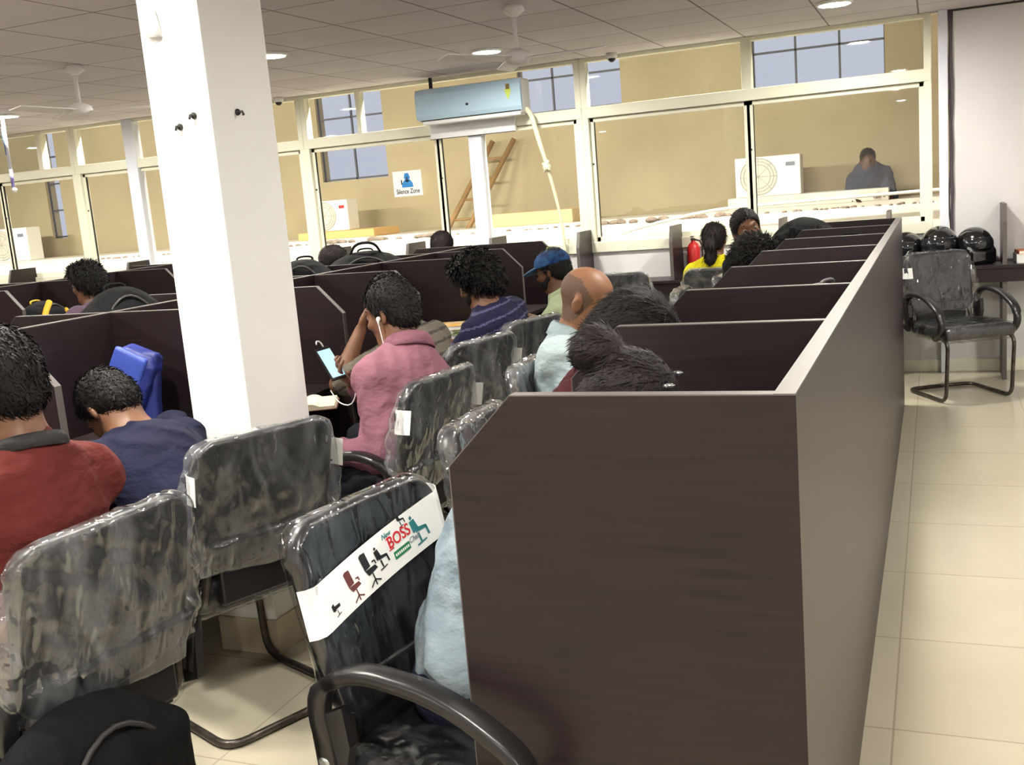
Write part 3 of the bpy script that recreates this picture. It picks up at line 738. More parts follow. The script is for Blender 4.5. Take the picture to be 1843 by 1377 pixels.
def chair(cx, cy, deg, label, film=0, strap=True, group='plastic wrapped chairs'):
    """cx, cy: world position of the middle of the backrest top"""
    a = math.radians(deg); o = thing('visitor_chair', (cx+.30*math.cos(a), cy+.30*math.sin(a), 0), label, 'chair', group, a)
    for nm, me in (('frame', me_frame), ('seat', me_seat), ('seat_wrap', me_sfilm), ('backrest', me_pad), ('back_brace', me_brace), ('plastic_wrap', ME_FILM[film])):
        link(nm, me, o)
    for s_ in (1, -1):
        ar = link('armrest', me_arm[s_], o); link('bolt', me_bolt[s_], ar)
    if strap:
        st = link('paper_band', me_strap if strap is True else me_strap_side, o)
        for s_ in ((1, -1) if strap is True else (-1,)): link('printed_picture', me_pic[s_], st)
    return o
chair(-1.62, 1.62, 173.5, 'nearest plastic wrapped chair, its back to us beside the red shirt', 0, False)
chair(-1.782, 2.42, 157, 'plastic wrapped chair in front of the white pillar foot', 1)
chair(-1.627, 3.27, 173.7, 'plastic wrapped chair behind the man in pink', 2)
chair(-1.828, 4.10, 164, 'plastic wrapped chair just beyond the pink shirt chair', 0)
chair(-1.83, 4.77, 162, 'plastic wrapped chair behind the bearded man in striped navy', 1)
boss = chair(-1.139, 1.824, -9.5, 'plastic wrapped chair with printed BOSS band beside near panel', 3, strap=False)
chair(-1.217, 2.60, 2, 'plastic wrapped chair half hidden behind nearest end panel corner', 2, False)
chair(-1.40, 3.55, 0, 'plastic wrapped chair under the balding man', 0, False)
chair(-1.67, 5.89, 0, 'plastic wrapped chair poking up behind the balding man', 1)
chair(-1.27, 6.62, 0, 'plastic wrapped chair of the man turned sideways at right row', 2)
chair(-1.40, 7.16, 91, 'grey backed chair of the woman in yellow', 2)
chair(-2.10, 7.12, 100, 'empty dark chair facing the counter beside blue cap', 1)
chair(-.01, 7.58, -62, 'wrapped chair facing right beside black helmets', 4, 'side')
# printed band across the near chair's backrest
TI = .16
st = link('paper_band', strap_mesh(TI, .098, -.238, .255), boss)
def band_M(s, v=0, off=.021):
    c, n = strap_point(s, TI, off); ta = math.atan(TI)
    zz = Vector((float(bx(1)-bx(.9))*10, 0, 1)).normalized(); yy = (strap_point(s+.01, TI)[0]-strap_point(s-.01, TI)[0]).normalized(); nn = yy.cross(zz).normalized(); zz = nn.cross(yy)
    p = c+zz*v+nn*.0012
    return Matrix(((yy.x, zz.x, nn.x, p.x), (yy.y, zz.y, nn.y, p.y), (yy.z, zz.z, nn.z, p.z), (0, 0, 0, 1)))
def band_text(tx, s, v, size, m, sx=1, shear=0, bold=0):
    me = text_mesh(tx, size, band_M(s, v) @ Matrix.Diagonal((sx, 1, 1, 1)), .0004, shear, bold); me.materials.append(m); return link('lettering', me, st)
def band_pic(polys, s, v, sc, m, name='printed_picture'):
    mb = MB(); M = band_M(s, v)
    for pts in polys:
        Q = [M @ Vector((x*sc, y*sc, 0)) for x, y in pts]; mb.poly(Q, [tuple(range(len(Q)))])
    return mb.obj(name, m, st)
sw = [[(-.5, .0), (-.62, .9), (-.45, 1.0), (-.05, .95), (.05, .05)], [(-.5, .0), (.45, -.05), (.6, -.3), (-.3, -.38)], [(.25, .25), (.55, .22), (.6, -.05), (.5, -.05), (.47, .14), (.25, .17)], [(-.02, -.36), (.08, -.36), (.12, -.8), (.02, -.8)],
      [(-.45, -1.0), (.05, -.72), (.1, -.78), (-.4, -1.08)], [(.55, -.98), (.05, -.72), (.03, -.8), (.5, -1.06)], [(.0, -.75), (.1, -.75), (.12, -1.12), (.02, -1.12)]]
band_pic(sw, -.105, -.004, .034, M_maroonp); band_pic(sw, -.045, .0, .037, M_black)
band_pic([[(-.5, .2), (-.2, .3), (-.1, -.35), (-.45, -.3)], [(-.3, .05), (.5, .0), (.5, -.25), (-.3, -.25)]], -.175, -.012, .026, M_black)
band_pic([[(0, -.5), (.06, -.5), (.1, -1), (.02, -1)], [(-.3, -1), (.4, -.9), (.4, -.97), (-.3, -1.08)]], -.175, -.008, .024, M_black)
person_pic = [[(-.5, .9), (-.3, 1.0), (-.2, .8), (-.4, .7)], [(-.6, .65), (-.1, .7), (.1, 0), (-.5, -.15)], [(-.2, .1), (.8, -.1), (.8, -.3), (-.3, -.2)], [(.65, -.15), (.85, -.15), (.95, -.8), (.75, -.8)], [(-.2, -.3), (.0, -.3), (.05, -.9), (-.12, -.9)], [(-.5, -.95), (.5, -.9), (.5, -1), (-.5, -1.05)]]
band_pic(person_pic, -.006, .004, .026, M_black); band_pic(person_pic, .128, .002, .034, M_teal); band_pic(person_pic, .085, .044, .016, M_black)
band_text('BOSS', .066, .013, .036, M_red, .95, bold=.0004)
srf = []
for cx_ in (-.033, -.011, .0115, .0325):
    srf += [[(cx_-.009, .0118), (cx_+.009, .0118), (cx_+.009, .0138), (cx_-.009, .0138)], [(cx_-.009, -.0138), (cx_+.009, -.0138), (cx_+.009, -.0118), (cx_-.009, -.0118)]]
band_pic(srf[:2], .066, .012, 1, M_red, 'serif')
band_text('New', .030, .034, .016, M_teal, 1, .35); band_text('Chair', .108, -.012, .017, M_greyp, 1, .35)
band_pic([[(-.028, -.0085), (.028, -.0085), (.028, .0085), (-.028, .0085)]], .062, -.018, 1, M_green, 'green_block')
band_pic([[(x_-.0022, -.003), (x_+.0022, -.003), (x_+.0022, .003), (x_-.0022, .003)] for x_ in np.linspace(-.022, .022, 8)], .062, -.018, 1, M_paper, 'pale_marks').location = (.0004, 0, 0)

# ------------------------------------------------------------------ people
def folds(amp, seed):
    """cloth creases: ridged, warped waves of two sizes"""
    rs = np.random.RandomState(seed); ks = [(unit(rs.normal(size=3))*f, rs.rand()*6, a) for f, a in ((22, 1), (30, .8), (46, .5), (64, .3))]
    def fn(X, Y, Z):
        wx = X+.05*np.sin(11*Y+seed)+.03*np.sin(19*Z); wy = Y+.05*np.sin(13*Z+1)+.03*np.sin(21*X); wz = Z+.05*np.sin(9*X+2)+.02*np.sin(25*Y)
        o = 0
        for k, ph, a in ks: o = o+a*(1-2*np.abs(np.sin(k[0]*wx+k[1]*wy+k[2]*wz+ph))**.8)
        return -amp*.27*(o/2.6+1)
    return fn
def add_tufts(V, F, seed, n, ln, wd, lift, flow):
    """short tapered locks lying along the surface, so the outline is not smooth"""
    rs = np.random.RandomState(seed); P = V[F]; nr = np.cross(P[:, 2]-P[:, 0], P[:, 3]-P[:, 1]); ar = np.linalg.norm(nr, axis=1)+1e-12; nr /= ar[:, None]
    ids = rs.choice(len(F), n, p=ar/ar.sum()); c = P[ids].mean(1); nn = nr[ids]
    d = np.array(flow)+rs.normal(size=(n, 3))*(.2+.5*min(1, lift*2)); d -= nn*(d*nn).sum(1)[:, None]; d /= np.linalg.norm(d, axis=1)[:, None]+1e-9
    s_ = np.cross(d, nn); L = ln*(.5+rs.rand(n))[:, None]; Wd = wd*(.6+.8*rs.rand(n))[:, None]
    a = c-nn*.003-s_*Wd; b = c-nn*.003+s_*Wd; m = c+d*L*.55+nn*L*lift*.75; e = c+d*L+nn*L*lift*.8
    Q = np.stack([a, b, m+s_*Wd*.7, m-s_*Wd*.7, m+s_*Wd*.7, e+s_*Wd*.12, e-s_*Wd*.12, m-s_*Wd*.7], 1).reshape(-1, 3)
    k = len(V)+8*np.arange(n)[:, None]
    return np.concatenate([V, Q]), np.concatenate([F, k+np.array([[0, 1, 2, 3]]), k+np.array([[7, 4, 5, 6]])])
SK = {'a': (152, 104, 76), 'b': (128, 84, 60), 'c': (162, 110, 76), 'd': (112, 74, 54)}
def dim(c, f=.55): return tuple(int(((v/255)**2.2*f)**(1/2.2)*255) for v in c)
def skin(k): return mat('skin_'+k, dim(SK[k], .5), .5, .4, var=.08, vscale=30)
M_hair = mat('black_hair', (17, 14, 14), .62, .25, bump=.8, bscale=120, stretch=(1, 1, .35), bdist=.004)
M_hairb = mat('dark_brown_hair', (22, 14, 15), .6, .25, bump=.8, bscale=120, stretch=(1, 1, .35), bdist=.004)
M_lip = {k: mat('lips_'+k, tuple(int(c*.64) for c in SK[k]), .45) for k in SK}
M_eye = mat('eye_white', (120, 112, 106), .3); M_iris = mat('iris', (30, 20, 16), .2)
M_shoe = mat('black_shoe', (30, 28, 28), .4)
def rotm(ax, a): return np.array(Matrix.Rotation(a, 3, Vector(ax)))
def unit(v): v = np.array(v, float); return v/np.linalg.norm(v)
def ik(S_, T, a, b, hint):
    d = T-S_; L = np.linalg.norm(d)
    if L > (a+b)*.995: T = S_+d/L*(a+b)*.995; d = T-S_; L = np.linalg.norm(d)
    u = d/L; x = (a*a-b*b+L*L)/(2*L); h = math.sqrt(max(a*a-x*x, 1e-6)); hp = np.array(hint, float); hp = hp-u*(hp@u)
    return S_+u*x+unit(hp)*h, T

def hand_prims(sd, Wp, d, palm, curl, side, sc=1.0):
    """palm plus five fingers; d: along the hand, palm: direction the palm faces"""
    d = unit(d); palm = unit(np.array(palm)-d*(np.array(palm)@d)); s = np.cross(d, palm)*side   # s: towards the thumb
    R = np.stack([d, s, palm])
    sd.ell(Wp+d*.045*sc, np.array([.052, .042, .017])*sc, R, k=.012)
    for i, (off, ln) in enumerate(((.030, .072), (.010, .080), (-.010, .074), (-.029, .058))):
        p = Wp+d*.084*sc+s*off*sc; dirn = unit(d+s*off*2.2); a = curl*.5+.06*i
        for q, f in enumerate((.45, .32, .26)):
            e = p+(dirn*math.cos(a)+palm*math.sin(a))*ln*f*sc; sd.cone(p, e, (.0092-.0008*q)*sc, (.0086-.0009*q)*sc, k=.006); p = e; a += curl*.75
    p = Wp+d*.022*sc+s*.032*sc; a = .7
    for q, ln in enumerate((.036, .032, .026)):
        e = p+(d*math.cos(a)+s*math.sin(a)*.8+palm*(.35+.3*curl)*math.sin(a))*ln*sc; sd.cone(p, e, (.0115-.001*q)*sc, (.0105-.001*q)*sc, k=.008); p = e; a -= .28

def person(label, face, hip, head, hp=0, hy=0, hr=0, LH=None, RH=None, Lel=None, Rel=None, curl=(.6, .6), palmL=(0, 0, -1), palmR=(0, 0, -1),
           skin_k='a', shirt=None, sleeve=1.0, pants=None, hair='short', hmat=None, res=.0075, hs=1.0, fem=False, stripes=None, collar=None,
           beard=False, glasses=False, stubble=False, yoke=None, shoulder_drop=0.0, twist=0.0, loose=1.0, seed=1, eyes=True, legs=True, trim=None, mound=1.0, pull=0.0, hump=0.0):
    a = math.radians(face); F = np.array([math.cos(a), math.sin(a), 0.]); L0 = np.array([-math.sin(a), math.cos(a), 0.])
    hip = np.array(hip, float); head = np.array(head, float)
    base = (hip[0], hip[1], 0)
    t = thing('person', base, label, 'person')
    ms = skin(skin_k); hm = hmat or M_hair
    # head frame: x forward, y left, z up
    A = np.stack([F, L0, [0, 0, 1.]], 1)
    RH_ = A @ rotm((0, 0, 1), hy) @ rotm((0, 1, 0), hp) @ rotm((1, 0, 0), hr)      # columns: head axes in world
    Rr = RH_.T
    def hw(x, y, z): return head+RH_@(np.array([x, y, z])*hs)
    N = hw(-.045, 0, -.15)*.5+.5*(head+np.array([0, 0, -.18*hs])-F*.05)            # base of the neck
    up = unit(N-hip); Ls = rotm((0, 0, 1), twist)@L0; Ls = unit(Ls-up*(Ls@up)); Fw = np.cross(Ls, up)
    T = np.stack([Fw, Ls, up])
    Ln = np.linalg.norm(N-hip); w = .88 if fem else 1.0
    chest = hip+up*Ln*.70-Fw*(.005+hump); belly = hip+up*Ln*.34+Fw*(.012*loose-hump*.8)
    shz = -.055-shoulder_drop
    SL = N+Ls*.168*w+up*shz+F*pull; SR = N-Ls*.168*w+up*shz+F*pull
    LA, LB = .285*w**.5, .255*w**.5
    if LH is None: LH = SL+F*.30-np.array([0, 0, .22])+L0*-.03
    if RH is None: RH = SR+F*.30-np.array([0, 0, .22])+L0*.03
    Lel = L0*.5-F*.6+np.array([0, 0, -.8]) if Lel is None else np.array(Lel); Rel = -L0*.5-F*.6+np.array([0, 0, -.8]) if Rel is None else np.array(Rel)
    EL, WL = ik(SL, np.array(LH, float), LA, LB, Lel); ER, WR = ik(SR, np.array(RH, float), LA, LB, Rel)
    sd = SDF(.02)
    # skull and face
    def he(c, r, k=.02, R=None, sub=False): sd.ell(hw(*c), np.array(r)*hs, Rr if R is None else R@Rr, k, sub)
    def hc(p, q, ra, rb, k=.015, sub=False): sd.cone(hw(*p), hw(*q), ra*hs, rb*hs, k, sub)
    he((-.012, 0, .034), (.097, .075, .086)); he((.026, 0, -.035), (.064, .057, .078), .03)
    hc((.058, .012, -.094), (.058, -.012, -.094), .02, .02, .03); hc((-.01, .045, -.055), (.045, .022, -.09), .022, .018, .03); hc((-.01, -.045, -.055), (.045, -.022, -.09), .022, .018, .03)
    hc((.078, .035, .031), (.086, 0, .027), .010, .011, .014); hc((.078, -.035, .031), (.086, 0, .027), .010, .011, .014)
    for s in (1, -1):
        he((.088, s*.031, .010), (.012, .017, .011), .012, None, True)
        he((.073, s*.031, .010), (.0125, .0145, .0105), .003)
        he((.06, s*.04, -.022), (.024, .02, .02), .02)
        he((-.008, s*.078, -.004), (.019, .009, .031), .008, rotm((0, 0, 1), s*.35)); he((.002, s*.085, -.002), (.008, .006, .016), .005, None, True)
        he((.094, s*.012, -.030), (.010, .009, .008), .006)
    hc((.085, 0, .014), (.104, 0, -.022), .007, .011, .012); hc((.104, 0, -.022), (.088, 0, -.033), .011, .008, .008)
    he((.083, 0, -.056), (.011, .024, .006), .005); he((.081, 0, -.067), (.011, .021, .007), .005); he((.094, 0, -.0612), (.008, .022, .0018), .003, None, True)
    sd.cone(hw(-.028, 0, -.045), N+up*-.01, .056*hs*w, .060*w, .03); sd.cone(hw(.0, 0, -.06), N+Fw*.02, .048*hs*w, .056*w, .03)
    # trunk
    sd.ell(hip+up*.02, (.115, .165, .12), T, .05); sd.ell(belly, (.11, .145*w, .17), T, .06); sd.ell(chest, (.112, .16*w, .19), T, .06)
    sd.cone(N-up*.05, SL, .062, .052, .04); sd.cone(N-up*.05, SR, .062, .052, .04)
    if fem:
        for s in (1, -1): sd.ell(chest+Fw*.085+Ls*s*.07-up*.02, (.05, .058, .058), T, .03)
    for Sx, E, Wx, Hd, side, cl, pm in ((SL, EL, WL, LH, 1, curl[0], palmL), (SR, ER, WR, RH, -1, curl[1], palmR)):
        sd.cone(Sx, E, .050*w, .040*w, .03); sd.cone(E, E+(Wx-E)*.35, .040*w, .041*w, .015); sd.cone(E+(Wx-E)*.35, Wx, .041*w, .026*w, .015)
        hand_prims(sd, Wx, Wx-E, pm, cl, side, .95 if fem else 1.0)
    legp = []
    for s in (1, -1):
        hj = hip+L0*s*.085; kn = hip+F*.42+L0*s*.12; kn[2] = .50; an = kn+F*.03; an[2] = .10
        legp.append((hj, kn, an))
        if legs: sd.cone(hj, kn, .082, .058, .03); sd.cone(kn, an, .055, .036, .02)
    fdir = head-hw(-1, 0, 0)
    def paint(C):
        L = (C-head)@RH_/hs; x, y, z = L.T; ix = np.zeros(len(C), int)
        ix[(x > .078) & (np.abs(y) < .026) & (z < -.049) & (z > -.074)] = 1
        if stubble: ix[(((x < .045) & (z < .085-.9*np.maximum(x+.02, 0)) & (z > -.07-.4*x) & (x < .03+.6*(z))) | ((x < -.02) & (z < .08))) & (z > -.075) & (np.abs(y) < .0745+.0 * x)] = 2
        return ix
    sdf_obj('body', sd, res, [ms, M_lip[skin_k], mat('cropped_hair_'+skin_k, tuple(int(c*.50) for c in SK[skin_k]), .6, bump=.4, bscale=300)], t, base, paint=paint)
    if eyes:
        for s in (1, -1):
            e = MB(); c = hw(.0745, s*.031, .008); e.sphere(c, .0128*hs, 12); f = unit(RH_[:, 0]+RH_[:, 2]*-.25)
            e.mi = 1; e.sphere(np.array(c)+f*.0095*hs, .0060*hs, 8); e.obj('eye', [M_eye, M_iris], t, (0, 0, 0), base)
            e = MB(); e.tube([hw(.081, s*.014, .031), hw(.085, s*.030, .037), hw(.073, s*.050, .033)], [.003*hs, .0042*hs, .002*hs], 8); e.obj('eyebrow', hm, t, (0, 0, 0), base)
    # hair
    def cut(c=.018, nx=.8, nz=-.6):
        def fn(X, Y, Z):
            P = (np.stack([X, Y, Z], -1)-head)@RH_/hs; return (P[..., 0]*nx+P[..., 2]*nz-c)*hs
        return fn
    if hair:
        hd = SDF(.02); tt = {'short': .010, 'bushy': .026, 'bun': .012, 'pony': .010, 'curly': .020, 'mound': .022}[hair]
        hd.ell(hw(-.014, 0, .037), np.array([.098+tt*.6, .077+tt, .088+tt])*hs, Rr, .02)
        hd.ell(hw(-.05, 0, -.02), np.array([.055+tt, .062+tt*.7, .055+tt])*hs, Rr, .03)
        cf, amp, fr_ = cut(), .0025, 2.2
        if hair in ('bushy', 'curly'):
            amp, fr_ = .006, 3.0; hd.ell(hw(.035, 0, .092), np.array([.068, .07, .042])*hs, Rr, .03); cf = cut(.020)
        if hair == 'bun':
            hd.ell(hw(-.125, 0, .085), np.array([.060, .062, .056])*hs, Rr, .012); hd.ell(hw(-.06, 0, -.05), np.array([.045, .058, .05])*hs, Rr, .03); cf = cut(.03); fr_ = 1.8
        if hair == 'pony':
            hd.ell(hw(-.115, 0, .03), np.array([.03, .032, .03])*hs, Rr, .015)
            p = [hw(-.12, 0, .02), hw(-.14, 0, -.05), hw(-.13, 0, -.14), hw(-.12, .004, -.24)]
            for q, (r1, r2) in zip(zip(p, p[1:]), ((.036, .042), (.042, .040), (.040, .020))): hd.cone(*q, r1*hs, r2*hs, .015)
            cf = cut(.03)
        if hair == 'mound':
            amp, fr_ = .004, 2.6; hd.ell(hw(.02, 0, .05), np.array([.11, .098, .09])*hs*mound, Rr, .03); cf = cut(.07)
        def hn(X, Y, Z):
            P = (np.stack([X, Y, Z], -1)-head)@RH_; return wrinkle(amp, fr_, seed+3)(P[..., 0], P[..., 1]*1.4, P[..., 2]*.6)
        Vh, Fh = hd.mesh(min(res, .007), hn, cf)
        tl, tl_w, lift, cnt = {'short': (.020, .0022, .30, 2600), 'bushy': (.034, .0026, .75, 4200), 'curly': (.026, .0026, .6, 3200), 'bun': (.03, .002, .03, 2600), 'pony': (.05, .002, .06, 1800), 'mound': (.04, .0022, .06, 3000)}[hair]
        Vh, Fh = add_tufts(Vh, Fh, seed, cnt, tl*hs, tl_w, lift, -RH_[:, 0]*.8-RH_[:, 2]*.9)
        link('hair', mesh_np('hair', Vh-np.array(base), Fh, [hm]), t)
    if beard:
        bd_ = SDF(.02); bd_.ell(hw(.033, 0, -.066), np.array([.062, .062, .060])*hs, Rr, .02); bd_.ell(hw(.0, 0, -.035), np.array([.05, .072, .05])*hs, Rr, .02)
        def bc(X, Y, Z):
            P = (np.stack([X, Y, Z], -1)-head)@RH_/hs
            x, y, z = P[..., 0], P[..., 1], P[..., 2]
            m = np.maximum(z-(-.042+.9*np.maximum(.055-x, 0)), -x-.012); mouth = .022-np.sqrt((y*.8)**2+((z+.061)*1.7)**2+((x-.09)*.5)**2)
            return np.maximum(m, mouth)*hs
        sdf_obj('beard', bd_, min(res, .006), hm, t, base, noise=wrinkle(.002, 3, 4), clip=bc)
    if glasses:
        g = MB()
        for s in (1, -1):
            g.tube([hw(.098, s*.034+.024*math.cos(q), .006+.018*math.sin(q)) for q in np.linspace(0, 2*math.pi, 16, endpoint=False)], .0018, 6, True)
            g.tube([hw(.095, s*.058, .010), hw(.05, s*.078, .012), hw(-.01, s*.084, .010)], .002, 6)
        g.tube([hw(.099, .011, .008), hw(.102, 0, .011), hw(.099, -.011, .008)], .0018, 6); g.obj('glasses', M_gasket, t, (0, 0, 0), base)
    # clothes
    inf = .013*loose
    if shirt:
        sh = SDF(.03)
        sh.ell(hip+up*.03, (.115+inf, .165+inf, .10), T, .06); sh.ell(belly, (.11+inf, .145*w+inf, .17), T, .07); sh.ell(chest, (.112+inf, .16*w+inf, .19), T, .06)
        sh.cone(N-up*.05, SL, .066+inf*.6, .055+inf, .05); sh.cone(N-up*.05, SR, .066+inf*.6, .055+inf, .05)
        if fem:
            for s in (1, -1): sh.ell(chest+Fw*.085+Ls*s*.07-up*.02, (.05+inf, .058+inf, .058+inf), T, .04)
        for Sx, E, Wx in ((SL, EL, WL), (SR, ER, WR)):
            if sleeve <= .5: q = sleeve/.5; sh.cone(Sx, Sx+(E-Sx)*q, .050*w+inf*1.2, .043*w+inf*1.6, .03)
            else:
                q = (sleeve-.5)/.5; sh.cone(Sx, E, .050*w+inf*1.3, .040*w+inf*1.3, .03); sh.cone(E, E+(Wx-E)*q*.97, .041*w+inf*1.2, (.041-.012*q)*w+inf*.9, .02)
        nd = unit(hw(-.028, 0, -.045)-N); cax = unit(up+nd*.9); sh.cone(N-up*.06, N+nd*.012, .085*w, .068*w, .03)
        def spaint(C):
            ix = np.zeros(len(C), int)
            if stripes is not None:
                v = (C-hip)@up; arm = np.abs((C-chest)@Ls) > .17*w
                v = np.where(arm, v*1.0, v); ix[((v % stripes[1]) < stripes[2])] = 1
            if yoke is not None: ix[((C-N)@Fw > .012) & ((C-N)@up > -.16)] = 1
            return ix
        mm = [shirt]+([stripes[0]] if stripes else [])+(list(yoke) if yoke else [])
        wf_ = folds(.036*loose, seed)
        so = sdf_obj('shirt', sh, max(res, .0075), mm, t, base, noise=wf_, paint=spaint if len(mm) > 1 else None)
        cc = collar or trim
        if cc:
            prof = [(.070, -.018), (.066, .016), (.066, .034), (.070, .037), (.078, .028), (.092, -.008), (.088, -.012)] if collar else [(.078, -.016), (.076, .008), (.079, .014), (.086, .004), (.089, -.016)]
            n_ = 28; Vc = []
            for q in np.linspace(.35 if collar else 0, 2*math.pi-.35 if collar else 2*math.pi, n_):
                cq, sq = math.cos(q), math.sin(q)
                for r_, h_ in prof:
                    k_ = r_*w/ .97; k_ += .008 if collar else .002; Vc.append(N+cax*(.030+h_-.016*cq)+np.cross(Ls, cax)*(k_*cq*.97+.002)+Ls*k_*sq)
            m_ = len(prof); Fc = [(i_*m_+k_, (i_+1)*m_+k_, (i_+1)*m_+k_+1, i_*m_+k_+1) for i_ in range(n_-1) for k_ in range(m_-1)]; cF = np.cross(Ls, cax)
            co_ = link('collar', mesh_np('collar', np.array(Vc)-np.array(base), Fc, [cc]), so)
            so_ = co_.modifiers.new('thickness', 'SOLIDIFY'); so_.thickness = .003
    pm = pants or mat('dark_trousers', (38, 38, 46), .8, .2, bump=.2, bscale=200)
    if legs:
        tr = SDF(.03); tr.ell(hip+np.array([0, 0, -.0]), (.12, .172, .11), T, .05)
        for hj, kn, an in legp: tr.cone(hj, kn, .093, .07, .03); tr.cone(kn, an, .067, .056, .02)
        sdf_obj('trousers', tr, max(res, .010), pm, t, base, noise=wrinkle(.004, .8, seed+1))
        for hj, kn, an in legp:
            q = SDF(.02); q.cone(an+np.array([0, 0, -.04])-F*.03, an+F*.15+np.array([0, 0, -.06]), .043, .034); q.cone(an+np.array([0, 0, -.01]), an+np.array([0, 0, -.05]), .045, .043)
            sdf_obj('shoe', q, .012, M_shoe, t, base)
    return t, dict(hw=hw, WL=WL, WR=WR, EL=EL, ER=ER, SL=SL, SR=SR, N=N, base=base, RH=RH_, head=head, F=F, L0=L0)
def cloth(n, rgb, rgb2=None, sc=3, rough=.85):
    rgb = dim(rgb); rgb2 = dim(rgb2) if rgb2 else None
    return mat(n, rgb, rough, .15, rgb2=rgb2, vscale=sc, bump=.75, bscale=13, bdist=.022, stretch=(1, 1, 1.6))

C_red = cloth('red_jersey', (132, 56, 52), (112, 46, 44)); C_grey = cloth('charcoal_jersey', (72, 70, 74)); C_navy = cloth('navy_jersey', (34, 36, 66), (28, 30, 54))
C_pink = cloth('pink_cotton', (176, 122, 138), (160, 106, 124)); C_olive = cloth('grey_olive_jersey', (132, 124, 112)); C_olive2 = cloth('dark_stripe', (88, 82, 76))
C_str = cloth('striped_navy_jersey', (44, 42, 76)); C_str2 = cloth('lilac_stripe', (104, 98, 140)); C_lime = cloth('pale_lime_cotton', (206, 218, 176)); C_sky = cloth('pale_blue_cotton', (202, 220, 224), (186, 206, 214))
C_maroon = cloth('maroon_jersey', (88, 40, 46)); C_den = cloth('light_denim', (178, 194, 206), (146, 166, 182), 9); C_yel = cloth('yellow_cotton', (244, 230, 30)); C_blk = cloth('black_jersey', (30, 30, 36)); C_pur = cloth('dull_purple_cotton', (110, 90, 110)); C_brown = cloth('brown_trousers', (84, 50, 42))
C_jean = cloth('blue_denim', (60, 70, 100)); C_slate = cloth('slate_shirt', (80, 82, 104))

# man in the red raglan shirt, bottom left
P0, rd = person('person in red raglan t-shirt seen from behind at left edge', 176, (-1.90, 1.62, .55), (-1.96, 1.70, 1.19), .25, -.1, skin_k='a', shirt=C_red, sleeve=.4, yoke=(C_grey,), trim=C_grey, hair='short', hs=1.04,
       LH=(-2.35, 1.45, .80), RH=(-2.38, 1.75, .80), seed=2, res=.0075, eyes=False)
# sleeping student in navy
person('person in navy t-shirt bent over the desk beside blue bag', 166, (-2.02, 2.46, .55), (-2.48, 2.57, .95), 1.0, .1, skin_k='a', shirt=C_navy, sleeve=.45, hair='short', LH=(-2.56, 2.50, .80), RH=(-2.62, 2.66, .80), Lel=(-.3, -.9, -.1), Rel=(-.3, .9, .0),
       pants=C_brown, seed=5, eyes=False, pull=.04)
# man in pink
P1, pk = person('man in pink shirt with earphones, holding up a phone', 161, (-1.87, 3.32, .55), (-1.90, 3.44, 1.125), .25, .30, skin_k='a', shirt=C_pink, sleeve=.93, collar=C_pink, hair='short',
       LH=(-2.09, 3.17, .66), RH=(-2.09, 3.42, .865), Lel=(.9, -.12, -.5), Rel=(0, .8, -.6), palmR=(.0, -.6, .8), curl=(.4, .75), shoulder_drop=.045, seed=7, res=.006)
# striped grey man behind him, head on hand
person('person in grey striped t-shirt resting head on hand behind pink shirt', 170, (-1.98, 4.02, .55), (-2.22, 4.02, 1.10), .5, -.1, skin_k='a', shirt=C_olive, sleeve=.42, stripes=(C_olive2, .05, .012), hair='short',
       LH=(-2.33, 3.93, 1.00), RH=(-2.35, 4.1, .8), Lel=(-.6, -.4, -1), palmL=(.8, .3, .3), curl=(.8, .5), seed=11)
# bearded man, striped navy
person('bearded man with bushy hair in striped navy t-shirt looking down', 168, (-1.98, 4.80, .55), (-2.13, 4.76, 1.115), .42, .05, skin_k='a', shirt=C_str, sleeve=.42, stripes=(C_str2, .05, .009), hair='bushy', beard=True,
       LH=(-2.4, 4.6, .8), RH=(-2.42, 4.9, .8), seed=13)
# man in the blue cap
P2, cp = person('man in blue cap and glasses behind the balding man', 172, (-1.90, 5.86, .53), (-2.09, 5.78, 1.07), .25, .05, skin_k='b', shirt=C_lime, sleeve=.45, collar=C_lime, hair='short', glasses=True, beard=True,
       LH=(-2.4, 5.7, .8), RH=(-2.4, 5.95, .8), seed=17)
# balding man facing right
person('balding man in pale blue shirt facing the right row', 0, (-1.24, 3.50, .55), (-1.165, 3.57, 1.125), .32, -.1, skin_k='c', shirt=C_sky, sleeve=.95, collar=C_sky, hair=None, stubble=True, hs=1.02,
       LH=(-.75, 3.68, .8), RH=(-.78, 3.36, .8), seed=19, res=.0065)
# woman with a bun in the near chair
P3, wb = person('woman with hair bun in light denim, in the chair with BOSS band', 0, (-.915, 1.87, .54), (-.575, 1.98, 1.075), .55, 0, skin_k='b', shirt=C_den, sleeve=.9, hair='bun', hmat=M_hairb, fem=True, pants=cloth('dark_blue_jean', (40, 42, 66)),
       LH=(-.42, 2.1, .8), RH=(-.42, 1.8, .8), seed=23, eyes=False, loose=1.35, hs=.92, hump=.085)
# student in maroon bent over in the second bay
person('person in maroon top with head bowed beside the balding man', 0, (-1.0, 2.72, .54), (-.80, 2.80, 1.10), .75, 0, skin_k='b', shirt=C_maroon, sleeve=.9, hair='mound', LH=(-.5, 2.95, .8), RH=(-.5, 2.6, .8), seed=29, eyes=False, mound=1.0)
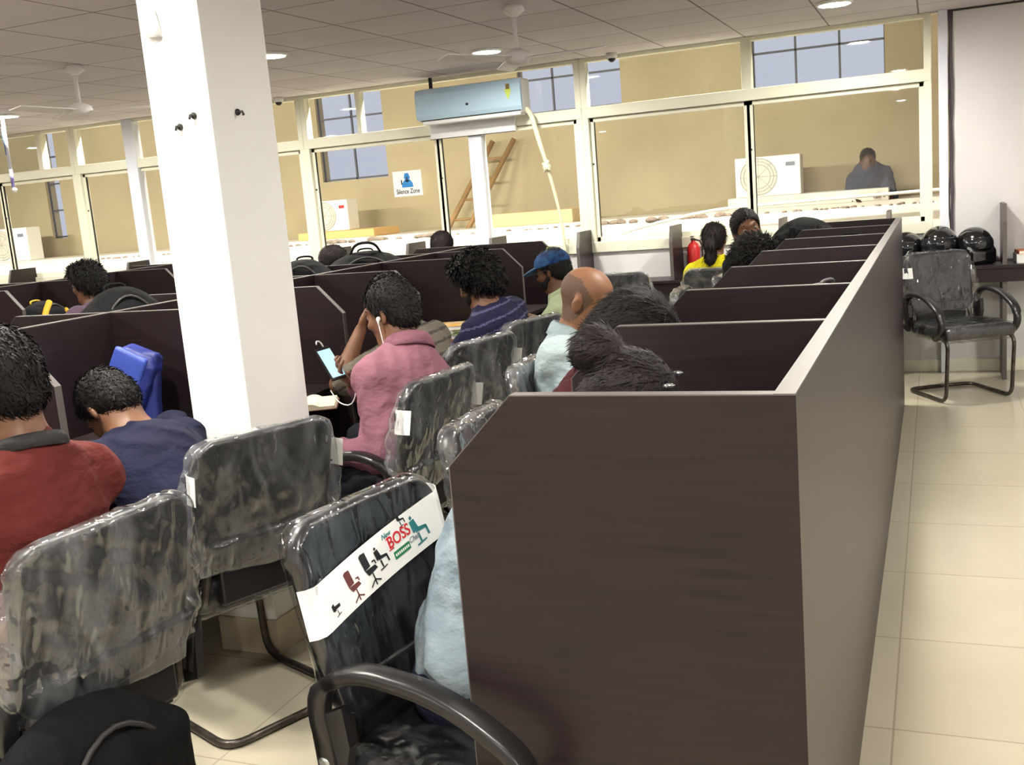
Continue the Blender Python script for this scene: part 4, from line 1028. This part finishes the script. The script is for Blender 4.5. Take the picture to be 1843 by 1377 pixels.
# far end of the right row
person('woman in yellow top with dark ponytail facing the window', 90, (-1.43, 7.32, .55), (-1.465, 7.48, 1.09), .2, 0, skin_k='b', shirt=C_yel, sleeve=.4, hair='pony', hmat=M_hairb, fem=True, seed=31, eyes=False, res=.009, loose=1.1)
person('man turned sideways in dark jacket at far end of right row', -12, (-1.12, 6.52, .55), (-1.07, 6.50, 1.20), -.02, -.95, .25, skin_k='c', shirt=C_blk, sleeve=.95, hair='short', seed=37, res=.008, LH=(-.62, 6.66, .85), RH=(-.66, 6.4, .9))
person('person with bushy black hair in front of the sideways man', 5, (-1.08, 5.82, .55), (-.925, 5.80, 1.055), .5, -.3, skin_k='b', shirt=C_blk, sleeve=.95, hair='bushy', seed=41, eyes=False, res=.009)
person('person whose dark head shows above partition below the wall air conditioner', 90, (-3.58, 7.30, .55), (-3.58, 7.42, 1.165), .1, 0, skin_k='b', shirt=C_slate, sleeve=.5, hair='short', hmat=M_hairb, seed=43, eyes=False, res=.01)
person('man in dull purple shirt in profile left of pillar', 178, (-4.82, 5.02, .55), (-4.93, 5.07, 1.195), .15, .12, skin_k='b', shirt=C_pur, sleeve=.45, hair='curly', seed=47, res=.0085)
person('person with dark head bowed beside backpack right of pillar', 5, (-4.08, 6.45, .55), (-4.0, 6.50, 1.15), .1, .5, skin_k='b', shirt=C_blk, sleeve=.5, hair='short', hmat=M_hairb, seed=53, eyes=False, res=.01)
for x, y, d, lab in ((-3.58, 7.06, 90, 'chair of the person below the wall air conditioner'), (-4.55, 5.02, 180, 'chair of the man in dull purple shirt'), (-4.38, 6.45, 2, 'chair of the dark head beside backpack right of pillar'), (-1.36, 5.82, 2, 'chair of the bushy haired person at right row'), (-1.66, 5.86, 172, 'chair of the man in blue cap')):
    chair(x, y, d, lab, 1)
# stand-in figure built beyond the glass for the man in the pane
person('man in dark shirt visible in the right window', -90, (-.66, 12.35, 1.36), (-.68, 12.2, 1.60), .1, .2, skin_k='d', shirt=C_slate, sleeve=.5, hair='short', seed=59, res=.011, eyes=False, legs=False, hs=.9)

# ------------------------------------------------------------------ things worn and held
# cap of the man behind the balding man
R_ = cp['RH']; hw = cp['hw']; cb_ = SDF(.012)
cb_.ell(hw(-.012, 0, .045), (.112, .094, .086), R_.T)
def capclip(X, Y, Z):
    P = (np.stack([X, Y, Z], -1)-cp['head'])@R_; return .034+.10*np.maximum(0, -P[..., 0]-.05)*0-P[..., 2]
M_cap = mat('blue_tie_dye', (16, 38, 92), .8, .2, rgb2=(50, 92, 136), vscale=22, detail=4, bump=.3, bscale=200)
cap = sdf_obj('cap', cb_, .006, M_cap, P2, cp['base'], clip=capclip)
br_ = SDF(.01); br_.ell(hw(.115, 0, .034), (.075, .078, .012), (R_@rotm((0, 1, 0), .22)).T)
sdf_obj('brim', br_, .006, mat('brim_blue', (54, 92, 130), .8), cap, cp['base'])
b_ = MB().sphere(hw(-.012, 0, .132), .010, 10); b_.obj('button', mat('cap_lime', (150, 200, 60), .7), cap, (0, 0, 0), cp['base'])
b_ = MB().tube([hw(.085, -.02, .075), hw(.05, -.02, .118), hw(-.01, -.02, .133)], .006, 8); b_.obj('piping', mat('cap_lime', (0, 0, 0)), cap, (0, 0, 0), cp['base'])
c_ = MB(); hw = rd['hw']
c_.tube([hw(-.03+.064*math.cos(q), .062*math.sin(q), -.105+.035*math.cos(q)) for q in np.linspace(0, 2*math.pi, 24, endpoint=False)], .0022, 6, True); c_.obj('neck_cord', M_maroonp, P0, (0, 0, 0), rd['base'])
# earphones of the man in pink
hw = pk['hw']; e_ = MB(); M_ear = mat('white_earphone', (230, 228, 226), .4)
e_.sphere(hw(.006, .088, -.008), .009, 10); e_.tube([hw(.006, .093, -.006), hw(.008, .094, -.03)], .004, 6)
e_.tube([hw(.008, .094, -.03), hw(.02, .085, -.10), hw(.035, .075, -.17), np.array((-1.99, 3.30, .90)), np.array((-2.02, 3.30, .80)), np.array((-2.10, 3.33, .80)), np.array((-2.17, 3.39, .84))], .0025, 6, smooth_iter=2)
e_.obj('earphones', M_ear, P1, (0, 0, 0), pk['base'])
# phone in his right hand
Wr = pk['WR']; hd_ = unit(Wr-pk['ER']); pc = Vector(Wr+hd_*.115+np.array((0, -.012, .03)))
Lx = Vector((.52, -.10, -.80)).normalized(); Sx_ = Vector((.25, .95, .05)); Nx = Lx.cross(Sx_).normalized(); Nx = -Nx if Nx.z < 0 else Nx; Sx_ = Nx.cross(Lx)
Mp = Matrix(((Sx_.x, Lx.x, Nx.x, pc.x), (Sx_.y, Lx.y, Nx.y, pc.y), (Sx_.z, Lx.z, Nx.z, pc.z), (0, 0, 0, 1)))
ph = thing('smartphone', pc, 'black phone with lit pale blue screen held by man in pink', 'phone')
m_ = MB().box(-.036, .036, -.07, .07, -.005, .004, .003, Mp); m_.obj('case', M_pu, ph, (0, 0, 0), pc)
m_ = MB().box(-.032, .032, -.058, .060, .0042, .0048, 0, Mp); m_.obj('screen', mat('lit_screen', (150, 200, 225), .2, emit=(170, 214, 232), es=.32), ph, (0, 0, 0), pc)
m_ = MB().tube([Mp @ Vector((.012, -.072, 0)), Mp @ Vector((.012, -.095, 0)), Mp @ Vector((-.008, -.10, .004)), Mp @ Vector((-.018, -.085, .006))], .003, 6, smooth_iter=2); m_.obj('plug', M_ear, ph, (0, 0, 0), pc)

hw = wb['hw']
for y_, x_ in ((.055, .045), (-.06, .055)):
    MB().sphere(hw(x_, y_, .115), .008, 8, (1.6, .7, .7)).obj('hair_clip', mat('shiny_clip', (200, 200, 204), .15, metal=.9), P3, (0, 0, 0), wb['base'])
# ------------------------------------------------------------------ bags, books, helmets
def backpack(name, loc, deg, w, d, h, label, m, tilt=0, m2=None, strapm=None, res=.010, handle=True, cat='backpack', seed=3):
    a = math.radians(deg); t = thing(name, loc, label, cat, rz=a)
    Rt = rotm((0, 1, 0), tilt)
    def P(x, y, z): return tuple(Rt@np.array([x, y, z]))
    q = SDF(.04); q.rbox(P(0, 0, h*.42), (d*.5-.05, w*.5-.055, h*.42-.055), .05, Rt.T); q.ell(P(0, 0, h*.72), (d*.5, w*.46, h*.28), Rt.T)
    sdf_obj('main_compartment', q, res, m, t, (0, 0, 0), noise=folds(.018, seed), local=True)
    q = SDF(.03); q.rbox(P(d*.5+.005, 0, h*.30), (.02, w*.33-.03, h*.22-.03), .028, Rt.T)
    sdf_obj('front_pocket', q, res, m2 or m, t, (0, 0, 0), noise=folds(.005, seed+2), local=True)
    z = MB().tube([P(d*.5*.75, -w*.40, h*.5), P(d*.5*.9, -w*.3, h*.80), P(d*.4, 0, h*.97), P(d*.5*.9, w*.3, h*.80), P(d*.5*.75, w*.40, h*.5)], .006, 8, smooth_iter=2); z.obj('zip', M_gasket, t)
    sm = strapm or m
    if handle: MB().tube([P(-d*.2, -.05, h*.97), P(-d*.22, -.045, h*1.03), P(-d*.22, .045, h*1.03), P(-d*.2, .05, h*.97)], .006, 8, smooth_iter=2).obj('handle', sm, t)
    for s in (1, -1):
        MB().tube([P(-d*.45, s*w*.2, h*.9), P(-d*.5-.06, s*w*.26, h*.62), P(-d*.5-.05, s*w*.32, h*.3), P(-d*.45, s*w*.36, h*.06)], .016, 8, smooth_iter=2).obj('shoulder_strap', sm, t)
    return t
M_bag = mat('black_nylon', (13, 13, 15), .8, .14, bump=.5, bscale=26, bdist=.015); M_bag2 = mat('charcoal_nylon', (20, 20, 23), .8, .14, bump=.5, bscale=26, bdist=.015)
bp1 = backpack('backpack', (-3.42, 3.70, .75), -25, .36, .22, .51, 'black backpack with white mark on desk behind the man in purple', M_bag)
MB().box(.118, .121, -.03, .03, .36, .385).obj('logo', M_paper, bp1)
db = backpack('duffel_bag', (-3.40, 5.90, .75), -60, .55, .26, .50, 'large black bag with raised handles beside the white pillar', M_bag, seed=8, cat='bag')
for s_ in (1, -1): MB().tube([(.03*s_, -.10, .48), (.05*s_, -.06, .555), (.05*s_, .06, .555), (.03*s_, .10, .48)], .008, 8, smooth_iter=2).obj('handle', M_bag2, db)
backpack('backpack', (-3.52, 5.36, .75), -70, .36, .22, .50, 'black backpack just right of pillar, left of the large black bag', M_bag2, seed=12)
yb = backpack('backpack', (-5.60, 5.32, .75), 10, .34, .22, .33, 'black and yellow bag on desk at far left', M_bag2, strapm=mat('yellow_trim', (226, 176, 40), .6), seed=16)
MB().tube([(.10, -.17, .05), (.115, -.15, .24), (.10, -.05, .33)], .02, 8, smooth_iter=2).obj('yellow_panel', mat('yellow_trim', (0, 0, 0)), yb)
MB().tube([(.10, .17, .05), (.115, .15, .2), (.10, .10, .26)], .02, 8, smooth_iter=2).obj('yellow_panel', mat('yellow_trim', (0, 0, 0)), yb)
backpack('backpack', (-.74, 6.58, .75), 100, .38, .24, .50, 'black backpack standing above the far end of right row', M_bag, seed=20, handle=False)
backpack('backpack', (-.42, 5.82, .75), 95, .36, .2, .42, 'dark bag on the desk at far end of right row', M_bag2, seed=22)
backpack('grey_bag', (-.37, 3.62, .75), 160, .26, .16, .40, 'small grey bag on desk under the long white panel edge', mat('grey_canvas', (96, 92, 92), .8, .2, bump=.3, bscale=200), seed=26, cat='bag')
backpack('backpack', (-1.62, 1.44, .0), 5, .52, .22, .585, 'large black backpack on floor under the nearest chair', M_bag, seed=30, handle=False)
# blue cloth bag leaning on the divider
bb = thing('cloth_bag', (-2.93, 3.06, .752), 'blue cloth bag leaning against dark divider left of pillar', 'bag', rz=.2)
M_blue = mat('blue_nylon', (34, 44, 118), .55, .3, rgb2=(26, 34, 94), vscale=6, bump=.2, bscale=60)
q = SDF(.02); Rt = rotm((0, 1, 0), .45); q.rbox(tuple(Rt@np.array((0, 0, .17))), (.055, .03, .155), .015, Rt.T); q.rbox(tuple(Rt@np.array((.03, -.02, .16))), (.045, .025, .145), .013, Rt.T)
sdf_obj('bag_body', q, .008, M_blue, bb, (0, 0, 0), noise=folds(.014, 4), local=True)
q = SDF(.02); q.rbox(tuple(Rt@np.array((-.012, -.055, .20))), (.06, .005, .13), .007, Rt.T)
sdf_obj('flap', q, .008, mat('blue_flap', (58, 76, 160), .5, .3), bb, (0, 0, 0), noise=folds(.012, 6), local=True)
q = SDF(.02); Rt = rotm((0, 1, 0), .12); q.rbox((.165, -.01, .155), (.022, .012, .135), .012, Rt.T)
sdf_obj('side_fold', q, .008, mat('blue_dark', (24, 34, 100), .6), bb, (0, 0, 0), noise=folds(.010, 8), local=True)

def book(loc, rz, w, d, h, label, m, parent_group=None, cat='book'):
    t = thing('book', loc, label, cat, parent_group, rz)
    MB().box(-w/2+.003, w/2-.002, -d/2+.003, d/2-.003, .0015, h-.0015).obj('pages', M_paper, t)
    MB().box(-w/2, w/2, -d/2, d/2, 0, .0016).box(-w/2, w/2, -d/2, d/2, h-.0016, h).box(-w/2, -w/2+.002, -d/2, d/2, 0, h).obj('cover', m, t)
    return t
nb_ = thing('open_notebook', (-2.40, 3.50, .751), 'open notebook with cream pages on desk beside the phone', 'notebook', rz=.5)
for s in (1, -1):
    pts = [(0, .004)]+[(s*.01*k, .004+.022*math.sin(min(1, k/9)*math.pi*.85)) for k in range(1, 16)]+[(s*.155, .002), (0, .001)]
    MB().prism(pts, -.115, .115).obj('pages', mat('cream_page', (226, 216, 186), .7), nb_)
MB().box(-.16, .16, -.12, .12, -.0005, .001).obj('cover', M_maroonp, nb_)
M_cov = [mat('cover_yellow', (226, 170, 40), .4, rgb2=(236, 226, 210), vscale=14), mat('cover_green', (120, 160, 80), .4, rgb2=(214, 208, 170), vscale=16), mat('cover_pale', (206, 206, 210), .4, rgb2=(180, 150, 140), vscale=10), mat('cover_orange', (226, 110, 50), .4)]
for k, (dx, dy, r_, c, lab) in enumerate(((0, 0, .2, 2, 'pale magazine at the bottom of pile beside striped navy man'), (.03, -.02, .5, 1, 'green patterned magazine in the middle of pile beside striped navy man'), (-.02, .03, -.1, 2, 'grey book second from top of pile beside striped navy man'), (0, .02, .35, 0, 'yellow edged magazine on top of pile beside striped navy man'))):
    book((-2.62+dx, 5.25+dy, .751+.022*k), r_, .30, .23, .021, lab, M_cov[c], 'magazines on the desk')
book((.62, 7.96, .796), .05, .24, .2, .06, 'thick white book on counter at right edge', M_paper)
book((.62, 7.96, .857), .1, .22, .18, .022, 'orange book on top of white book at right edge', M_cov[3])
pp_ = thing('paper_sheet', (-2.66, 2.62, .7515), 'white paper under the elbow of the navy t-shirt person', 'paper', rz=.3)
MB().box(-.105, .105, -.15, .15, 0, .001).obj('sheet', M_paper, pp_)
# wall sockets under the desk with a white plug
so_ = thing('power_socket', (-2.53, 3.40, .62), 'white power socket with plugs under desk beside man in pink', 'socket')
MB().box(-.03, .03, -.004, .004, -.04, .05, .003).obj('plate', M_paper, so_)
for k in (-.014, .014): MB().box(k-.009, k+.009, -.014, -.004, -.02, .03, .003).obj('plug', M_ear, so_)
MB().tube([(-.01, -.012, -.02), (-.02, -.02, -.10), (.05, -.03, -.17), (.14, -.04, -.16)], .003, 6, smooth_iter=2).obj('cord', M_ear, so_)

def helmet(x, y, z, deg, sc, label):
    t = thing('motorcycle_helmet', (x, y, z), label, 'helmet', 'helmets on the counter', math.radians(deg))
    M_hel = mat('gloss_black_shell', (14, 14, 16), .12, .6, coat=.6)
    q = SDF(.03); q.ell((0, 0, .135*sc), (.14*sc, .118*sc, .128*sc)); q.rbox((.04*sc, 0, .06*sc), (.06*sc, .07*sc, .03*sc), .03*sc); q.ell((.14*sc, 0, .14*sc), (.06*sc, .09*sc, .035*sc), sub=True); q.ell((0, 0, .02*sc), (.10*sc, .085*sc, .06*sc), sub=True)
    sdf_obj('shell', q, .008, M_hel, t, (0, 0, 0), local=True)
    q = SDF(.01); q.ell((.0, 0, .145*sc), (.143*sc, .121*sc, .10*sc))
    def vc(X, Y, Z): return np.maximum(np.abs(Z-.15*sc)-.042*sc, .045*sc-X)
    sdf_obj('visor', q, .007, mat('smoked_visor', (30, 32, 36), .06, .7), t, (0, 0, 0), clip=vc, local=True)
    MB().tube([(.10*sc, -.07*sc, .075*sc), (.137*sc, 0, .08*sc), (.10*sc, .07*sc, .075*sc)], .006, 8, smooth_iter=2).obj('rim_trim', M_gasket, t)
helmet(.02, 7.97, .795, -100, 1.06, 'black helmet behind the wrapped chair back, middle of three')
helmet(.245, 7.97, .795, -60, .98, 'glossy black helmet nearest the right partition')
helmet(-.20, 7.99, .795, -120, .95, 'black helmet half hidden behind far end of right row')
# fire extinguisher on the wall
fe = thing('fire_extinguisher', (-1.745, 8.07, .84), 'red fire extinguisher on white wall left of woman in yellow', 'extinguisher')
M_fe = mat('extinguisher_red', (206, 44, 44), .3, .5)
MB().lathe([(.0, 0), (.045, .0), (.05, .02), (.05, .17), (.035, .205), (.016, .22), (.016, .235)], (0, 0, 0), 18).obj('cylinder', M_fe, fe)
MB().box(-.012, .012, -.04, .012, .235, .25, .003).box(-.01, .01, -.06, 0, .258, .266, .002).obj('valve', M_gasket, fe)
MB().tube([(.012, -.01, .24), (.07, -.01, .22), (.07, -.01, .08)], .007, 8, smooth_iter=1).obj('hose', M_gasket, fe)
MB().box(-.04, .04, .048, .085, .05, .15).obj('bracket', M_greyp, fe)
